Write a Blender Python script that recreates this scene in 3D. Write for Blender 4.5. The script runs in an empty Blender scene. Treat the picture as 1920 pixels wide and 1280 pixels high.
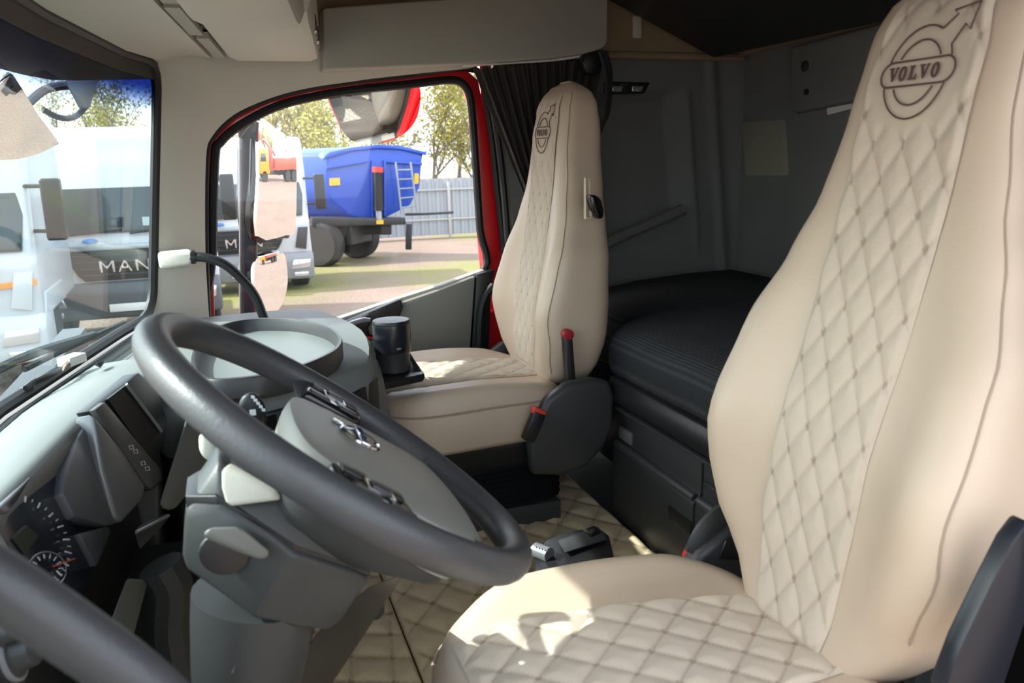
import bpy, bmesh, math, random
from mathutils import Vector, Matrix, noise
R = math.radians
SC = bpy.context.scene
COL = SC.collection
random.seed(7)

# ------------------------------------------------------------------ camera
F = 1574.0                                    # focal length in pixels of a 1920 px wide frame
YAW, PITCH, ROLL = R(18.6), R(12.6), R(1.6)
CAM = Vector((0, 0, 0.95))                    # cab floor is z = 0, cab front is -X, passenger side is +Y
FWD = Vector((math.sin(YAW)*math.cos(PITCH), math.cos(YAW)*math.cos(PITCH), -math.sin(PITCH)))
_r = Vector((math.cos(YAW), -math.sin(YAW), 0)); _u = _r.cross(FWD)
RGT = _r*math.cos(ROLL) - _u*math.sin(ROLL)
UPV = _u*math.cos(ROLL) + _r*math.sin(ROLL)
cd = bpy.data.cameras.new('camera'); cam = bpy.data.objects.new('camera', cd); COL.objects.link(cam)
cd.sensor_width = 23.6; cd.lens = 23.6*F/1920; cd.clip_start = 0.02; cd.clip_end = 500
cd.dof.use_dof = True; cd.dof.focus_distance = 2.0; cd.dof.aperture_fstop = 5.6
cam.matrix_world = Matrix((( RGT.x, UPV.x, -FWD.x, CAM.x), (RGT.y, UPV.y, -FWD.y, CAM.y), (RGT.z, UPV.z, -FWD.z, CAM.z), (0, 0, 0, 1)))
SC.camera = cam

# ------------------------------------------------------------------ light
wd = bpy.data.worlds.new('sky'); SC.world = wd; wd.use_nodes = True
nt = wd.node_tree; bgn = nt.nodes['Background']
sky = nt.nodes.new('ShaderNodeTexSky'); sky.sky_type = 'NISHITA'; sky.sun_disc = False
sky.sun_elevation = R(40); sky.sun_rotation = R(287); sky.air_density = 1.0; sky.dust_density = 3.5; sky.ozone_density = 1.0
hz = nt.nodes.new('ShaderNodeMix'); hz.data_type = 'RGBA'; hz.inputs[0].default_value = 0.6
hz.inputs[7].default_value = (5.2, 5.5, 5.8, 1)          # thin white spring overcast
nt.links.new(sky.outputs[0], hz.inputs[6]); nt.links.new(hz.outputs[2], bgn.inputs[0])
bgn.inputs[1].default_value = 0.42
sl = bpy.data.lights.new('sun', 'SUN'); so = bpy.data.objects.new('sun', sl); COL.objects.link(so)
sl.energy = 5.0; sl.angle = R(0.6); sl.color = (1.0, 0.965, 0.92)
TOSUN = Vector((-0.73, 0.22, 0.64)).normalized()
so.rotation_euler = TOSUN.to_track_quat('Z', 'Y').to_euler(); so.location = TOSUN*30
SC.view_settings.view_transform = 'Standard'; SC.view_settings.look = 'None'
SC.view_settings.gamma = 1.0; SC.view_settings.use_curve_mapping = False
SC.view_settings.exposure = 0.90

# ------------------------------------------------------------------ pixel -> place
def ray(px, py): return RGT*((px-960)/F) - UPV*((py-640)/F) + FWD
def at(px, py, ax, v):
    d = ray(px, py); i = 'xyz'.index(ax); return CAM + d*((v-CAM[i])/d[i])
def onp(px, py, P, n):                         # pixel onto an arbitrary plane
    d = ray(px, py); return CAM + d*((Vector(P)-CAM).dot(n)/d.dot(n))

# ------------------------------------------------------------------ materials
MATS = {}
def mat(name, col, rough=0.5, metal=0.0, spec=0.5, bump=0.0, bscale=200.0, var=0.0, vscale=6.0, emit=0, alpha=None, coat=0, attr=None, attrcol=None, sheen=0):
    if name in MATS: return MATS[name]
    m = bpy.data.materials.new(name); m.use_nodes = True; t = m.node_tree; b = t.nodes['Principled BSDF']
    b.inputs['Base Color'].default_value = (*col, 1); b.inputs['Roughness'].default_value = rough
    b.inputs['Metallic'].default_value = metal; b.inputs['Specular IOR Level'].default_value = spec
    if coat: b.inputs['Coat Weight'].default_value = coat; b.inputs['Coat Roughness'].default_value = 0.05
    if sheen: b.inputs['Sheen Weight'].default_value = sheen
    tc = t.nodes.new('ShaderNodeTexCoord'); last = None
    if var:
        n = t.nodes.new('ShaderNodeTexNoise'); n.inputs['Scale'].default_value = vscale; n.inputs['Detail'].default_value = 5
        t.links.new(tc.outputs['Object'], n.inputs['Vector'])
        mx = t.nodes.new('ShaderNodeMix'); mx.data_type = 'RGBA'; t.links.new(n.outputs['Fac'], mx.inputs[0])
        mx.inputs[6].default_value = (*[max(0, c*(1-var)) for c in col], 1); mx.inputs[7].default_value = (*[min(1, c*(1+var)) for c in col], 1)
        last = mx.outputs[2]
    if attr:
        a = t.nodes.new('ShaderNodeAttribute'); a.attribute_name = attr
        mx = t.nodes.new('ShaderNodeMix'); mx.data_type = 'RGBA'; t.links.new(a.outputs['Fac'], mx.inputs[0])
        if last: t.links.new(last, mx.inputs[6])
        else: mx.inputs[6].default_value = (*col, 1)
        mx.inputs[7].default_value = (*attrcol, 1); last = mx.outputs[2]
    if last: t.links.new(last, b.inputs['Base Color'])
    if bump:
        n = t.nodes.new('ShaderNodeTexNoise'); n.inputs['Scale'].default_value = bscale; n.inputs['Detail'].default_value = 3
        t.links.new(tc.outputs['Object'], n.inputs['Vector'])
        bp = t.nodes.new('ShaderNodeBump'); bp.inputs['Strength'].default_value = bump; bp.inputs['Distance'].default_value = 0.002
        t.links.new(n.outputs['Fac'], bp.inputs['Height']); t.links.new(bp.outputs[0], b.inputs['Normal'])
    if emit: b.inputs['Emission Color'].default_value = (*col, 1); b.inputs['Emission Strength'].default_value = emit
    MATS[name] = m; return m

def glassmat(name, tint, gloss=0.06, top=None, z0=0, z1=1):
    m = bpy.data.materials.new(name); m.use_nodes = True; t = m.node_tree; t.nodes.remove(t.nodes['Principled BSDF'])
    out = t.nodes['Material Output']; tr = t.nodes.new('ShaderNodeBsdfTransparent'); gl = t.nodes.new('ShaderNodeBsdfGlossy')
    gl.inputs['Roughness'].default_value = 0.02; mx = t.nodes.new('ShaderNodeMixShader')
    lw = t.nodes.new('ShaderNodeLayerWeight'); lw.inputs[0].default_value = 0.5
    pw = t.nodes.new('ShaderNodeMath'); pw.operation = 'POWER'; pw.inputs[1].default_value = 5.0
    ml = t.nodes.new('ShaderNodeMath'); ml.operation = 'MULTIPLY_ADD'; ml.inputs[1].default_value = 0.4; ml.inputs[2].default_value = gloss*0.5
    t.links.new(lw.outputs['Facing'], pw.inputs[0]); t.links.new(pw.outputs[0], ml.inputs[0]); t.links.new(ml.outputs[0], mx.inputs[0])
    tr.inputs[0].default_value = (*tint, 1)
    if top:                                     # factory tint band along the upper edge of the glass
        g = t.nodes.new('ShaderNodeNewGeometry'); sp = t.nodes.new('ShaderNodeSeparateXYZ'); t.links.new(g.outputs['Position'], sp.inputs[0])
        mr = t.nodes.new('ShaderNodeMapRange'); mr.interpolation_type = 'SMOOTHSTEP'; mr.inputs[1].default_value = z0; mr.inputs[2].default_value = z1
        t.links.new(sp.outputs['Z'], mr.inputs[0])
        cm = t.nodes.new('ShaderNodeMix'); cm.data_type = 'RGBA'; cm.inputs[6].default_value = (*tint, 1); cm.inputs[7].default_value = (*top, 1)
        t.links.new(mr.outputs[0], cm.inputs[0]); t.links.new(cm.outputs[2], tr.inputs[0])
    t.links.new(tr.outputs[0], mx.inputs[1]); t.links.new(gl.outputs[0], mx.inputs[2]); t.links.new(mx.outputs[0], out.inputs[0])
    MATS[name] = m; return m

LEA = mat('beige_leather', (0.56, 0.44, 0.33), 0.42, spec=0.4, bump=0.12, bscale=350, var=0.05, vscale=8)
QLT = mat('quilted_suede', (0.57, 0.475, 0.375), 0.85, spec=0.15, bump=0.15, bscale=300, var=0.12, vscale=18, attr='seam', attrcol=(0.34, 0.25, 0.19), sheen=0.1)
MATQ = mat('quilted_mat_leather', (0.68, 0.53, 0.335), 0.5, spec=0.4, bump=0.1, bscale=300, var=0.12, vscale=5, attr='seam', attrcol=(0.30, 0.21, 0.12))
THR = mat('brown_thread', (0.10, 0.05, 0.045), 0.8)
PIPE = mat('seam_thread', (0.36, 0.27, 0.20), 0.7)
CREAM = mat('cream_plastic', (0.55, 0.53, 0.455), 0.55, spec=0.35, bump=0.15, bscale=500, var=0.06, vscale=4)
CREAM2 = mat('cream_trim', (0.38, 0.37, 0.325), 0.6, spec=0.3, bump=0.15, bscale=500, var=0.05, vscale=3)
TAN = mat('tan_headliner_cloth', (0.30, 0.225, 0.15), 0.9, spec=0.1, bump=0.3, bscale=600, var=0.15, vscale=10)
DGREY = mat('grey_dash_plastic', (0.030, 0.032, 0.032), 0.42, spec=0.4, bump=0.15, bscale=600, var=0.06)
MGREY = mat('mid_grey_plastic', (0.125, 0.128, 0.118), 0.5, spec=0.4, bump=0.12, bscale=600, var=0.05)
DTOP = mat('dash_top_plastic', (0.165, 0.18, 0.175), 0.6, spec=0.3, bump=0.15, bscale=600, var=0.04)
CHAR = mat('charcoal_plastic', (0.035, 0.036, 0.037), 0.42, spec=0.45, bump=0.15, bscale=500, var=0.1)
BLK = mat('black_plastic', (0.012, 0.012, 0.013), 0.4, spec=0.45, bump=0.1, bscale=400)
GLB = mat('gloss_black', (0.006, 0.006, 0.008), 0.12, spec=0.5)
RUB = mat('black_rubber', (0.010, 0.010, 0.011), 0.55, spec=0.4)
WHEEL = mat('grey_wheel_leather', (0.045, 0.046, 0.050), 0.42, spec=0.5, bump=0.2, bscale=300, var=0.12, vscale=9)
WALLG = mat('dark_grey_liner', (0.17, 0.172, 0.166), 0.8, spec=0.2, bump=0.25, bscale=450, var=0.14, vscale=5)
RED = mat('red_paint', (0.55, 0.010, 0.014), 0.22, spec=0.5, coat=0.5)
REDP = mat('red_plastic', (0.62, 0.05, 0.04), 0.4)
FAB = mat('charcoal_mattress_fabric', (0.018, 0.0185, 0.02), 0.9, spec=0.15)
CURT = mat('dark_brown_curtain', (0.030, 0.026, 0.021), 0.85, spec=0.2, bump=0.3, bscale=400, sheen=0.2)
CHROME = mat('chrome', (0.75, 0.75, 0.76), 0.12, metal=1)
SILV = mat('silver_plastic', (0.36, 0.37, 0.39), 0.3, metal=0.6)
WHT = mat('white_plastic', (0.72, 0.70, 0.66), 0.4)
MIRR = mat('mirror_glass', (0.88, 0.88, 0.88), 0.0, metal=1)
WS = glassmat('windshield_glass', (0.90, 0.97, 0.97), 0.055, top=(0.008, 0.07, 0.26), z0=1.045, z1=1.15)
SG = glassmat('side_glass', (0.97, 0.98, 0.98), 0.045)

# ribbed weave on the mattress cloth
_t = FAB.node_tree; _b = _t.nodes['Principled BSDF']; _tc = _t.nodes.new('ShaderNodeTexCoord')
_ws = []
for ang in ('X', 'Y'):
    w = _t.nodes.new('ShaderNodeTexWave'); w.wave_type = 'BANDS'; w.bands_direction = ang; w.inputs['Scale'].default_value = 48
    _t.links.new(_tc.outputs['Object'], w.inputs['Vector']); _ws.append(w)
_m = _t.nodes.new('ShaderNodeMath'); _m.operation = 'MULTIPLY'; _t.links.new(_ws[0].outputs['Fac'], _m.inputs[0]); _t.links.new(_ws[1].outputs['Fac'], _m.inputs[1])
_bp = _t.nodes.new('ShaderNodeBump'); _bp.inputs['Strength'].default_value = 0.6; _bp.inputs['Distance'].default_value = 0.003
_t.links.new(_m.outputs[0], _bp.inputs['Height']); _t.links.new(_bp.outputs[0], _b.inputs['Normal'])
_mx = _t.nodes.new('ShaderNodeMix'); _mx.data_type = 'RGBA'; _t.links.new(_m.outputs[0], _mx.inputs[0])
_mx.inputs[6].default_value = (0.024, 0.025, 0.027, 1); _mx.inputs[7].default_value = (0.075, 0.077, 0.081, 1); _t.links.new(_mx.outputs[2], _b.inputs['Base Color'])

# ------------------------------------------------------------------ mesh helpers
ORG = {}
def finish(bm, ang=35, smooth=True):
    bm.normal_update()
    for f in bm.faces: f.smooth = smooth
    for e in bm.edges:
        if len(e.link_faces) == 2 and e.calc_face_angle(0) > R(ang): e.smooth = False
def obj(name, bm, m, parent=None, ang=35, recalc=True):
    if recalc: bmesh.ops.recalc_face_normals(bm, faces=bm.faces[:])
    finish(bm, ang)
    if parent is not None: o0 = ORG[parent.as_pointer()]
    else:
        vs = [v.co for v in bm.verts]
        o0 = Vector(((min(v.x for v in vs)+max(v.x for v in vs))/2, (min(v.y for v in vs)+max(v.y for v in vs))/2, min(v.z for v in vs)))
    bmesh.ops.translate(bm, verts=bm.verts[:], vec=-o0)
    me = bpy.data.meshes.new(name); bm.to_mesh(me); bm.free()
    if m: me.materials.append(m)
    o = bpy.data.objects.new(name, me); COL.objects.link(o)
    if parent is not None: o.parent = parent
    else: o.location = o0
    ORG[o.as_pointer()] = o0
    return o
def tag(o, label, cat, group=None):
    o['label'] = label; o['category'] = cat
    if group: o['group'] = group
    return o
def thing(name, label, cat, loc, group=None):
    o = bpy.data.objects.new(name, None); COL.objects.link(o); o.location = loc; o.empty_display_size = 0.1
    ORG[o.as_pointer()] = Vector(loc); return tag(o, label, cat, group)
def struct(o, label=None):
    o['kind'] = 'structure'
    if label: o['label'] = label
    return o
def V(*a): return Vector(a)
def bev(bm, w, seg=2, ang=30):
    if w <= 0: return bm
    bm.normal_update()
    es = [e for e in bm.edges if len(e.link_faces) == 2 and e.calc_face_angle(0) > R(ang)]
    if es: bmesh.ops.bevel(bm, geom=es, offset=w, segments=seg, profile=0.5, affect='EDGES', clamp_overlap=True)
    return bm
def box(c0, c1, b=0.0, seg=2):
    bm = bmesh.new(); bmesh.ops.create_cube(bm, size=1)
    for v in bm.verts: v.co = V(*[c0[i] if v.co[i] < 0 else c1[i] for i in range(3)])
    return bev(bm, b, seg)
def obox(c, ax, ay, az, b=0.0, seg=2):
    """box with centre c and half-extent vectors"""
    bm = bmesh.new(); bmesh.ops.create_cube(bm, size=2)
    for v in bm.verts: v.co = V(*c) + ax*v.co.x + ay*v.co.y + az*v.co.z
    return bev(bm, b, seg)
def hull(pts, b=0.0, seg=3, ang=20):
    bm = bmesh.new()
    for p in pts: bm.verts.new(p)
    r = bmesh.ops.convex_hull(bm, input=bm.verts[:])
    bmesh.ops.delete(bm, geom=[g for g in r['geom_interior'] if isinstance(g, bmesh.types.BMVert)], context='VERTS')
    bmesh.ops.dissolve_limit(bm, angle_limit=R(4), verts=bm.verts[:], edges=bm.edges[:])
    return bev(bm, b, seg, ang)
def prism(poly, vec, b=0.0, seg=2, ang=30):
    """solid: planar polygon (list of Vectors) pushed along vec"""
    bm = bmesh.new(); n = len(poly); vec = V(*vec)
    a = [bm.verts.new(p) for p in poly]; c = [bm.verts.new(p+vec) for p in poly]
    bm.faces.new(a); bm.faces.new(c[::-1])
    for i in range(n): bm.faces.new((a[i], c[i], c[(i+1) % n], a[(i+1) % n]))
    bmesh.ops.recalc_face_normals(bm, faces=bm.faces[:])
    return bev(bm, b, seg, ang)
def ring_prism(outer, inner, vec, b=0.0):
    """frame: band between two outlines with the same number of points, pushed along vec"""
    bm = bmesh.new(); n = len(outer); vec = V(*vec)
    L = [[bm.verts.new(p+d) for p in poly] for d in (V(0, 0, 0), vec) for poly in (outer, inner)]
    o0, i0, o1, i1 = L
    for k in range(n):
        j = (k+1) % n
        bm.faces.new((o0[k], o0[j], i0[j], i0[k])); bm.faces.new((o1[k], i1[k], i1[j], o1[j]))
        bm.faces.new((o0[k], o1[k], o1[j], o0[j])); bm.faces.new((i0[k], i0[j], i1[j], i1[k]))
    return bev(bm, b, 2)
def smooth_path(pts, n=6, closed=False):
    pts = [V(*p) for p in pts]; out = []; m = len(pts)
    rng = range(m) if closed else range(m-1)
    for i in rng:
        p1, p2 = pts[i], pts[(i+1) % m]
        p0 = pts[i-1] if (closed or i > 0) else p1*2-p2
        p3 = pts[(i+2) % m] if (closed or i+2 < m) else p2*2-p1
        for k in range(n):
            t = k/n
            out.append(0.5*((2*p1)+(p2-p0)*t+(2*p0-5*p1+4*p2-p3)*t*t+(3*p1-p0-3*p2+p3)*t**3))
    if not closed: out.append(pts[-1])
    return out
def loft(rings, cap=True, closed=False, bm=None):
    bm = bm or bmesh.new(); L = [[bm.verts.new(p) for p in r] for r in rings]; n = len(rings[0]); m = len(L)
    for i in range(m if closed else m-1):
        a, c = L[i], L[(i+1) % m]
        for k in range(n):
            j = (k+1) % n; bm.faces.new((a[k], a[j], c[j], c[k]))
    if cap and not closed: bm.faces.new(L[0][::-1]); bm.faces.new(L[-1])
    return bm
def tube(pts, r, seg=8, closed=False, bm=None, rx=None):
    """tube of radius r (number or list); rx makes it a flat strap section"""
    pts = [V(*p) for p in pts]; n = len(pts); rings = []; up = None
    for i, p in enumerate(pts):
        if closed: t = (pts[(i+1) % n]-pts[i-1])
        else: t = pts[min(i+1, n-1)]-pts[max(i-1, 0)]
        t.normalize()
        if up is None:
            up = V(0, 0, 1) if abs(t.z) < 0.9 else V(0, 1, 0)
        up = (up-t*up.dot(t)); up.normalize(); s = t.cross(up)
        ri = r[i] if isinstance(r, (list, tuple)) else r; rs = rx or ri
        rings.append([p+up*(ri*math.cos(2*math.pi*k/seg))+s*(rs*math.sin(2*math.pi*k/seg)) for k in range(seg)])
    return loft(rings, cap=True, closed=closed, bm=bm)
def lathe(prof, c, axis=(0, 0, 1), seg=28, bm=None, cap=True):
    """prof: list of (radius, height) along axis from point c"""
    a = V(*axis).normalized(); e = V(1, 0, 0) if abs(a.x) < 0.9 else V(0, 1, 0); e = (e-a*e.dot(a)).normalized(); f = a.cross(e); c = V(*c)
    rings = [[c+a*h+(e*math.cos(2*math.pi*k/seg)+f*math.sin(2*math.pi*k/seg))*max(r, 1e-5) for k in range(seg)] for r, h in prof]
    return loft(rings, cap=cap, bm=bm)
def grid(fn, nu, nv, thick=None, att=None):
    """open surface fn(i,j)->Vector on an nu x nv lattice; thick(vec) adds a back skin and rim"""
    bm = bmesh.new(); lay = bm.verts.layers.float.new('seam') if att else None
    G = [[bm.verts.new(fn(i/(nu-1), j/(nv-1))) for j in range(nv)] for i in range(nu)]
    if att:
        for i in range(nu):
            for j in range(nv): G[i][j][lay] = att(i/(nu-1), j/(nv-1))
    for i in range(nu-1):
        for j in range(nv-1): bm.faces.new((G[i][j], G[i+1][j], G[i+1][j+1], G[i][j+1]))
    if thick is not None:
        tv = V(*thick); rim = [G[i][0] for i in range(nu)]+[G[-1][j] for j in range(1, nv)]+[G[i][-1] for i in range(nu-2, -1, -1)]+[G[0][j] for j in range(nv-2, 0, -1)]
        BK = {v: bm.verts.new(v.co+tv) for row in G for v in row}
        for k in range(len(rim)):
            j = (k+1) % len(rim); bm.faces.new((rim[k], rim[j], BK[rim[j]], BK[rim[k]]))
        for i in range(nu-1):
            for j in range(nv-1): bm.faces.new([BK[v] for v in (G[i][j+1], G[i+1][j+1], G[i+1][j], G[i][j])])
    return bm
def ss(a, b, x):
    t = min(1, max(0, (x-a)/(b-a))) if a != b else float(x > a); return t*t*(3-2*t)
def interp(tab, x):
    if x <= tab[0][0]: return tab[0][1]
    for (a, p), (b, q) in zip(tab, tab[1:]):
        if x <= b:
            t = (x-a)/(b-a); t = t*t*(3-2*t)*0.5+t*0.5; return p+(q-p)*t
    return tab[-1][1]
def quilt(u, v, a, b):
    """diamond quilting: (height 0..1, seam 0..1)"""
    p, q = u/a+v/b, u/a-v/b
    d1, d2 = abs(p-round(p)), abs(q-round(q)); d = min(d1, d2)
    h = min(1, d/0.30); h = math.sqrt(h)*0.75+h*0.25
    s = max(0, 1-d/0.055)*0.45
    if max(d1, d2) < 0.075: s = 0.9
    return h, s
def pick(px, ax, v): return [at(x, y, ax, v) for x, y in px]

# ================================================================== THE CAB SHELL
WY = 2.55
# ---- floor slab and the ground outside
struct(obj('floor', box((-0.45, 0.22, -0.10), (1.72, 2.62, -0.012)), CHAR))
GND = -1.5
gm = bpy.data.materials.new('yard_dirt'); gm.use_nodes = True; t = gm.node_tree; b = t.nodes['Principled BSDF']; b.inputs['Roughness'].default_value = 0.95
tc = t.nodes.new('ShaderNodeTexCoord')
def _noise(sc, det=6):
    n = t.nodes.new('ShaderNodeTexNoise'); n.inputs['Scale'].default_value = sc; n.inputs['Detail'].default_value = det; t.links.new(tc.outputs['Object'], n.inputs['Vector']); return n
n1, n2, n3 = _noise(0.9), _noise(0.16), _noise(14)
m1 = t.nodes.new('ShaderNodeMix'); m1.data_type = 'RGBA'; m1.inputs[6].default_value = (0.15, 0.105, 0.078, 1); m1.inputs[7].default_value = (0.235, 0.17, 0.13, 1); t.links.new(n1.outputs[0], m1.inputs[0])
cr = t.nodes.new('ShaderNodeValToRGB'); cr.color_ramp.elements[0].position = 0.50; cr.color_ramp.elements[1].position = 0.62; t.links.new(n2.outputs[0], cr.inputs[0])
m2 = t.nodes.new('ShaderNodeMix'); m2.data_type = 'RGBA'; sx_ = t.nodes.new('ShaderNodeSeparateXYZ'); t.links.new(tc.outputs['Object'], sx_.inputs[0])
fac = cr.outputs[0]
for ax_, lo, hi in (('Y', -12.0, -9.0), ('X', -16.0, -21.0)):      # grass only grows in the strip before the fence
    mr_ = t.nodes.new('ShaderNodeMapRange'); mr_.inputs[1].default_value = lo; mr_.inputs[2].default_value = hi; t.links.new(sx_.outputs[ax_], mr_.inputs[0])
    mu = t.nodes.new('ShaderNodeMath'); mu.operation = 'MULTIPLY'; t.links.new(fac, mu.inputs[0]); t.links.new(mr_.outputs[0], mu.inputs[1]); fac = mu.outputs[0]
t.links.new(fac, m2.inputs[0]); t.links.new(m1.outputs[2], m2.inputs[6]); m2.inputs[7].default_value = (0.16, 0.16, 0.04, 1)
t.links.new(m2.outputs[2], b.inputs['Base Color'])
bp = t.nodes.new('ShaderNodeBump'); bp.inputs['Strength'].default_value = 0.8; bp.inputs['Distance'].default_value = 0.05; t.links.new(n3.outputs[0], bp.inputs['Height']); t.links.new(bp.outputs[0], b.inputs['Normal'])
def gfn(u, v):
    x, y = -60+u*180, -50+v*150; return V(x, y, GND+0.10*noise.noise(V(x*0.15, y*0.15, 0)))
struct(obj('ground', grid(gfn, 90, 75, thick=(0, 0, -0.5)), gm), 'brown dirt yard with worn grass patches around the parked trucks')

# ---- windshield
WB = [(0.30, -0.20), (0.55, -0.31), (0.80, -0.375), (1.10, -0.41), (1.30, -0.415), (1.57, -0.39), (1.90, -0.325), (2.20, -0.265), (2.44, -0.205)]
WT = [(0.30, -0.12), (0.80, -0.25), (1.30, -0.275), (1.65, -0.255), (2.20, -0.185), (2.44, -0.12)]
def lin(tab, x):
    if x <= tab[0][0]: return tab[0][1]
    for (a, p), (b_, q) in zip(tab, tab[1:]):
        if x <= b_: return p+(q-p)*(x-a)/(b_-a)
    return tab[-1][1]
ZB, ZT = 0.548, 1.205
def wsp(y, f): return V(lin(WB, y)*(1-f)+lin(WT, y)*f, y, ZB+(ZT-ZB)*f)
win = obj('window_1', grid(lambda u, v: wsp(0.3+2.14*u, v), 41, 9, thick=(-0.006, 0, 0)), WS)
struct(win, 'curved windshield with blue tinted upper band')
edge = []
for k in range(27): edge.append(wsp(0.3+2.06*k/26, 0.004))
edge += [wsp(2.40, 0.02), wsp(2.425, 0.06)] + [wsp(2.435, f/20) for f in range(2, 19)] + [wsp(2.425, 0.95), wsp(2.40, 0.985)]
edge += [wsp(2.36-2.06*k/26, 0.997) for k in range(27)]
obj('seal', tube(edge, 0.013, 8), RUB, win)
obj('frit_band', grid(lambda u, v: wsp(0.3+2.14*u, 0.93+0.07*v)+V(0.003, 0, 0), 41, 3, thick=(-0.002, 0, 0)), RUB, win)

# ---- pillar trim that runs on over the passenger door
l1 = [(392, 600, 2.53), (385, 470, 2.53), (386, 300, 2.53), (398, 255, 2.53), (438, 215, 2.53), (500, 186, 2.53), (570, 166, 2.53), (660, 152, 2.53), (770, 139, 2.53), (872, 129, 2.53), (890, 125, 2.53)]
l2 = [(286, 600, 2.43), (294, 470, 2.43), (300, 300, 2.43), (300, 200, 2.43), (297, 98, 2.43), (400, 82, 2.46), (500, 90, 2.48), (606, 98, 2.50), (760, 96, 2.51), (872, 96, 2.515), (890, 96, 2.515)]
P1 = smooth_path([at(x, y, 'y', d) for x, y, d in l1], 4); P2 = smooth_path([at(x, y, 'y', d) for x, y, d in l2], 4)
def pil(u, v):
    i = round(u*(len(P1)-1)); p = P2[i]*(1-v)+P1[i]*v; return p+V(0, 0.03*v*v-0.03*v, 0)
struct(obj('trim_1', grid(pil, len(P1), 7, thick=(0.0, 0.07, 0)), CREAM), 'cream A-pillar trim between windshield and passenger door')
sj = [at(560, 131, 'y', 2.44), at(565, 145, 'y', 2.475), at(567, 163, 'y', 2.505)]
# lower A-pillar body under the trim and behind the dash
struct(obj('trim_2', hull([V(-0.22, 2.44, 0.0), V(-0.08, 2.54, 0.0), V(-0.08, 2.62, 0.0), V(-0.22, 2.62, 0), V(-0.21, 2.45, 0.545), V(-0.08, 2.54, 0.545), V(-0.08, 2.62, 0.545), V(-0.21, 2.62, 0.545)], 0.005), CREAM), 'cream lower A-pillar cover behind the dash')

# ---- header over the windshield
HL = [(0.30, -0.02), (0.80, -0.125), (1.27, -0.105), (1.65, -0.07), (2.05, -0.03), (2.46, 0.012)]
def header(u, v):
    y = 0.3+2.15*u; x0, x1 = lin(WT, min(y, 2.44))+0.004, lin(HL, y)
    return V(x0+(x1-x0)*v, y, 1.202+0.022*math.sin(math.pi*v*0.8))
struct(obj('trim_3', grid(header, 41, 9, thick=(0, 0, 0.05)), CREAM), 'cream header panel over the windshield')
struct(obj('wall_front', hull([V(-0.28, 0.25, 1.26), V(-0.28, 2.6, 1.26), V(-0.05, 0.25, 1.98), V(-0.05, 2.6, 1.98), V(-0.02, 0.25, 1.98), V(-0.02, 2.6, 1.98), V(-0.2, 0.25, 1.26), V(-0.2, 2.6, 1.26)]), TAN))

# ---- ceiling, rear wall, driver side (its door stands open)
struct(obj('ceiling', box((-0.1, 0.2, 1.96), (1.78, 2.64, 2.0)), TAN))
struct(obj('wall_front_lower', box((-0.46, 0.25, -0.10), (-0.40, 2.62, 0.50)), CHAR))
struct(obj('wall_rear', box((1.70, 0.2, -0.05), (1.76, 2.64, 1.98)), WALLG))
struct(obj('wall_left', box((0.98, 0.17, -0.05), (1.74, 0.24, 1.98), 0.01), WALLG))
struct(obj('wall_left_upper', box((-0.25, 0.17, 1.32), (0.99, 0.24, 1.98), 0.01), TAN))
struct(obj('trim_10', hull([V(-0.24, 0.20, 0.0), V(-0.15, 0.20, 0.0), V(-0.24, 0.295, 0.0), V(-0.17, 0.295, 0.0), V(-0.22, 0.20, 0.62), V(-0.13, 0.20, 0.62), V(-0.22, 0.295, 0.62), V(-0.14, 0.295, 0.62), V(-0.15, 0.20, 1.33), V(-0.05, 0.20, 1.33), V(-0.15, 0.295, 1.33), V(-0.06, 0.295, 1.33)], 0.01), CREAM), 'cream A-pillar trim beside the open driver door')
# ---- passenger side: liner with a moulded recess and pocket (rear), cloth above
XR = [at(px, 300, 'y', WY).x for px in (1262, 1296, 1344, 1362)]
zt = [at(1230, py, 'y', WY).z for py in (165, 200)]
def liner(u, v):
    x, z = 0.84+u*0.87, 0.02+v*1.225
    d = 0.0
    lean = (z-0.9)*0.10                                       # ridges lean a little, as the corner does
    rec = (1-ss(XR[0]-0.004, XR[1]-0.01, x+lean))*(1-ss(zt[1], zt[0], z-max(0, x-1.2)*0.05))
    lowline = 0.66-0.05*ss(1.0, 1.4, x)+0.14*ss(1.15, 1.42, x)
    rec *= ss(lowline-0.05, lowline+0.01, z)
    d += 0.045*rec
    ridge = math.exp(-((x+lean-XR[2])/0.018)**2)*0.012 + math.exp(-((x+lean-XR[1])/0.014)**2)*0.010*ss(0.55, 0.7, z)*(1-ss(1.10, 1.17, z))
    cor = ss(XR[3]-0.01, XR[3]+0.08, x+lean)*0.02
    return V(x, WY+d-ridge-cor, z)
struct(obj('wall_right', grid(liner, 120, 110, thick=(0, 0.09, 0)), WALLG))
struct(obj('wall_right_upper', box((-0.1, 2.53, 1.245), (1.70, 2.62, 1.97)), TAN))
q = [at(1344, 118, 'y', 2.52), at(1140, 119, 'y', 2.52), at(1000, 120, 'y', 2.52)]
struct(obj('trim_4', tube([V(0.9, 2.528, 1.245), V(1.3, 2.528, 1.245), V(1.69, 2.528, 1.24)], 0.012, 8), TAN), 'tan cloth edge along top of grey side liner')
a, c = at(1345, 112, 'x', 1.688), at(1660, 33, 'x', 1.688)
struct(obj('trim_5', tube([a, a*0.5+c*0.5+V(0, 0, 0.004), c, c+(c-a)*0.8], 0.013, 8), TAN), 'tan cloth edge along rear wall under upper bunk')
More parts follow.
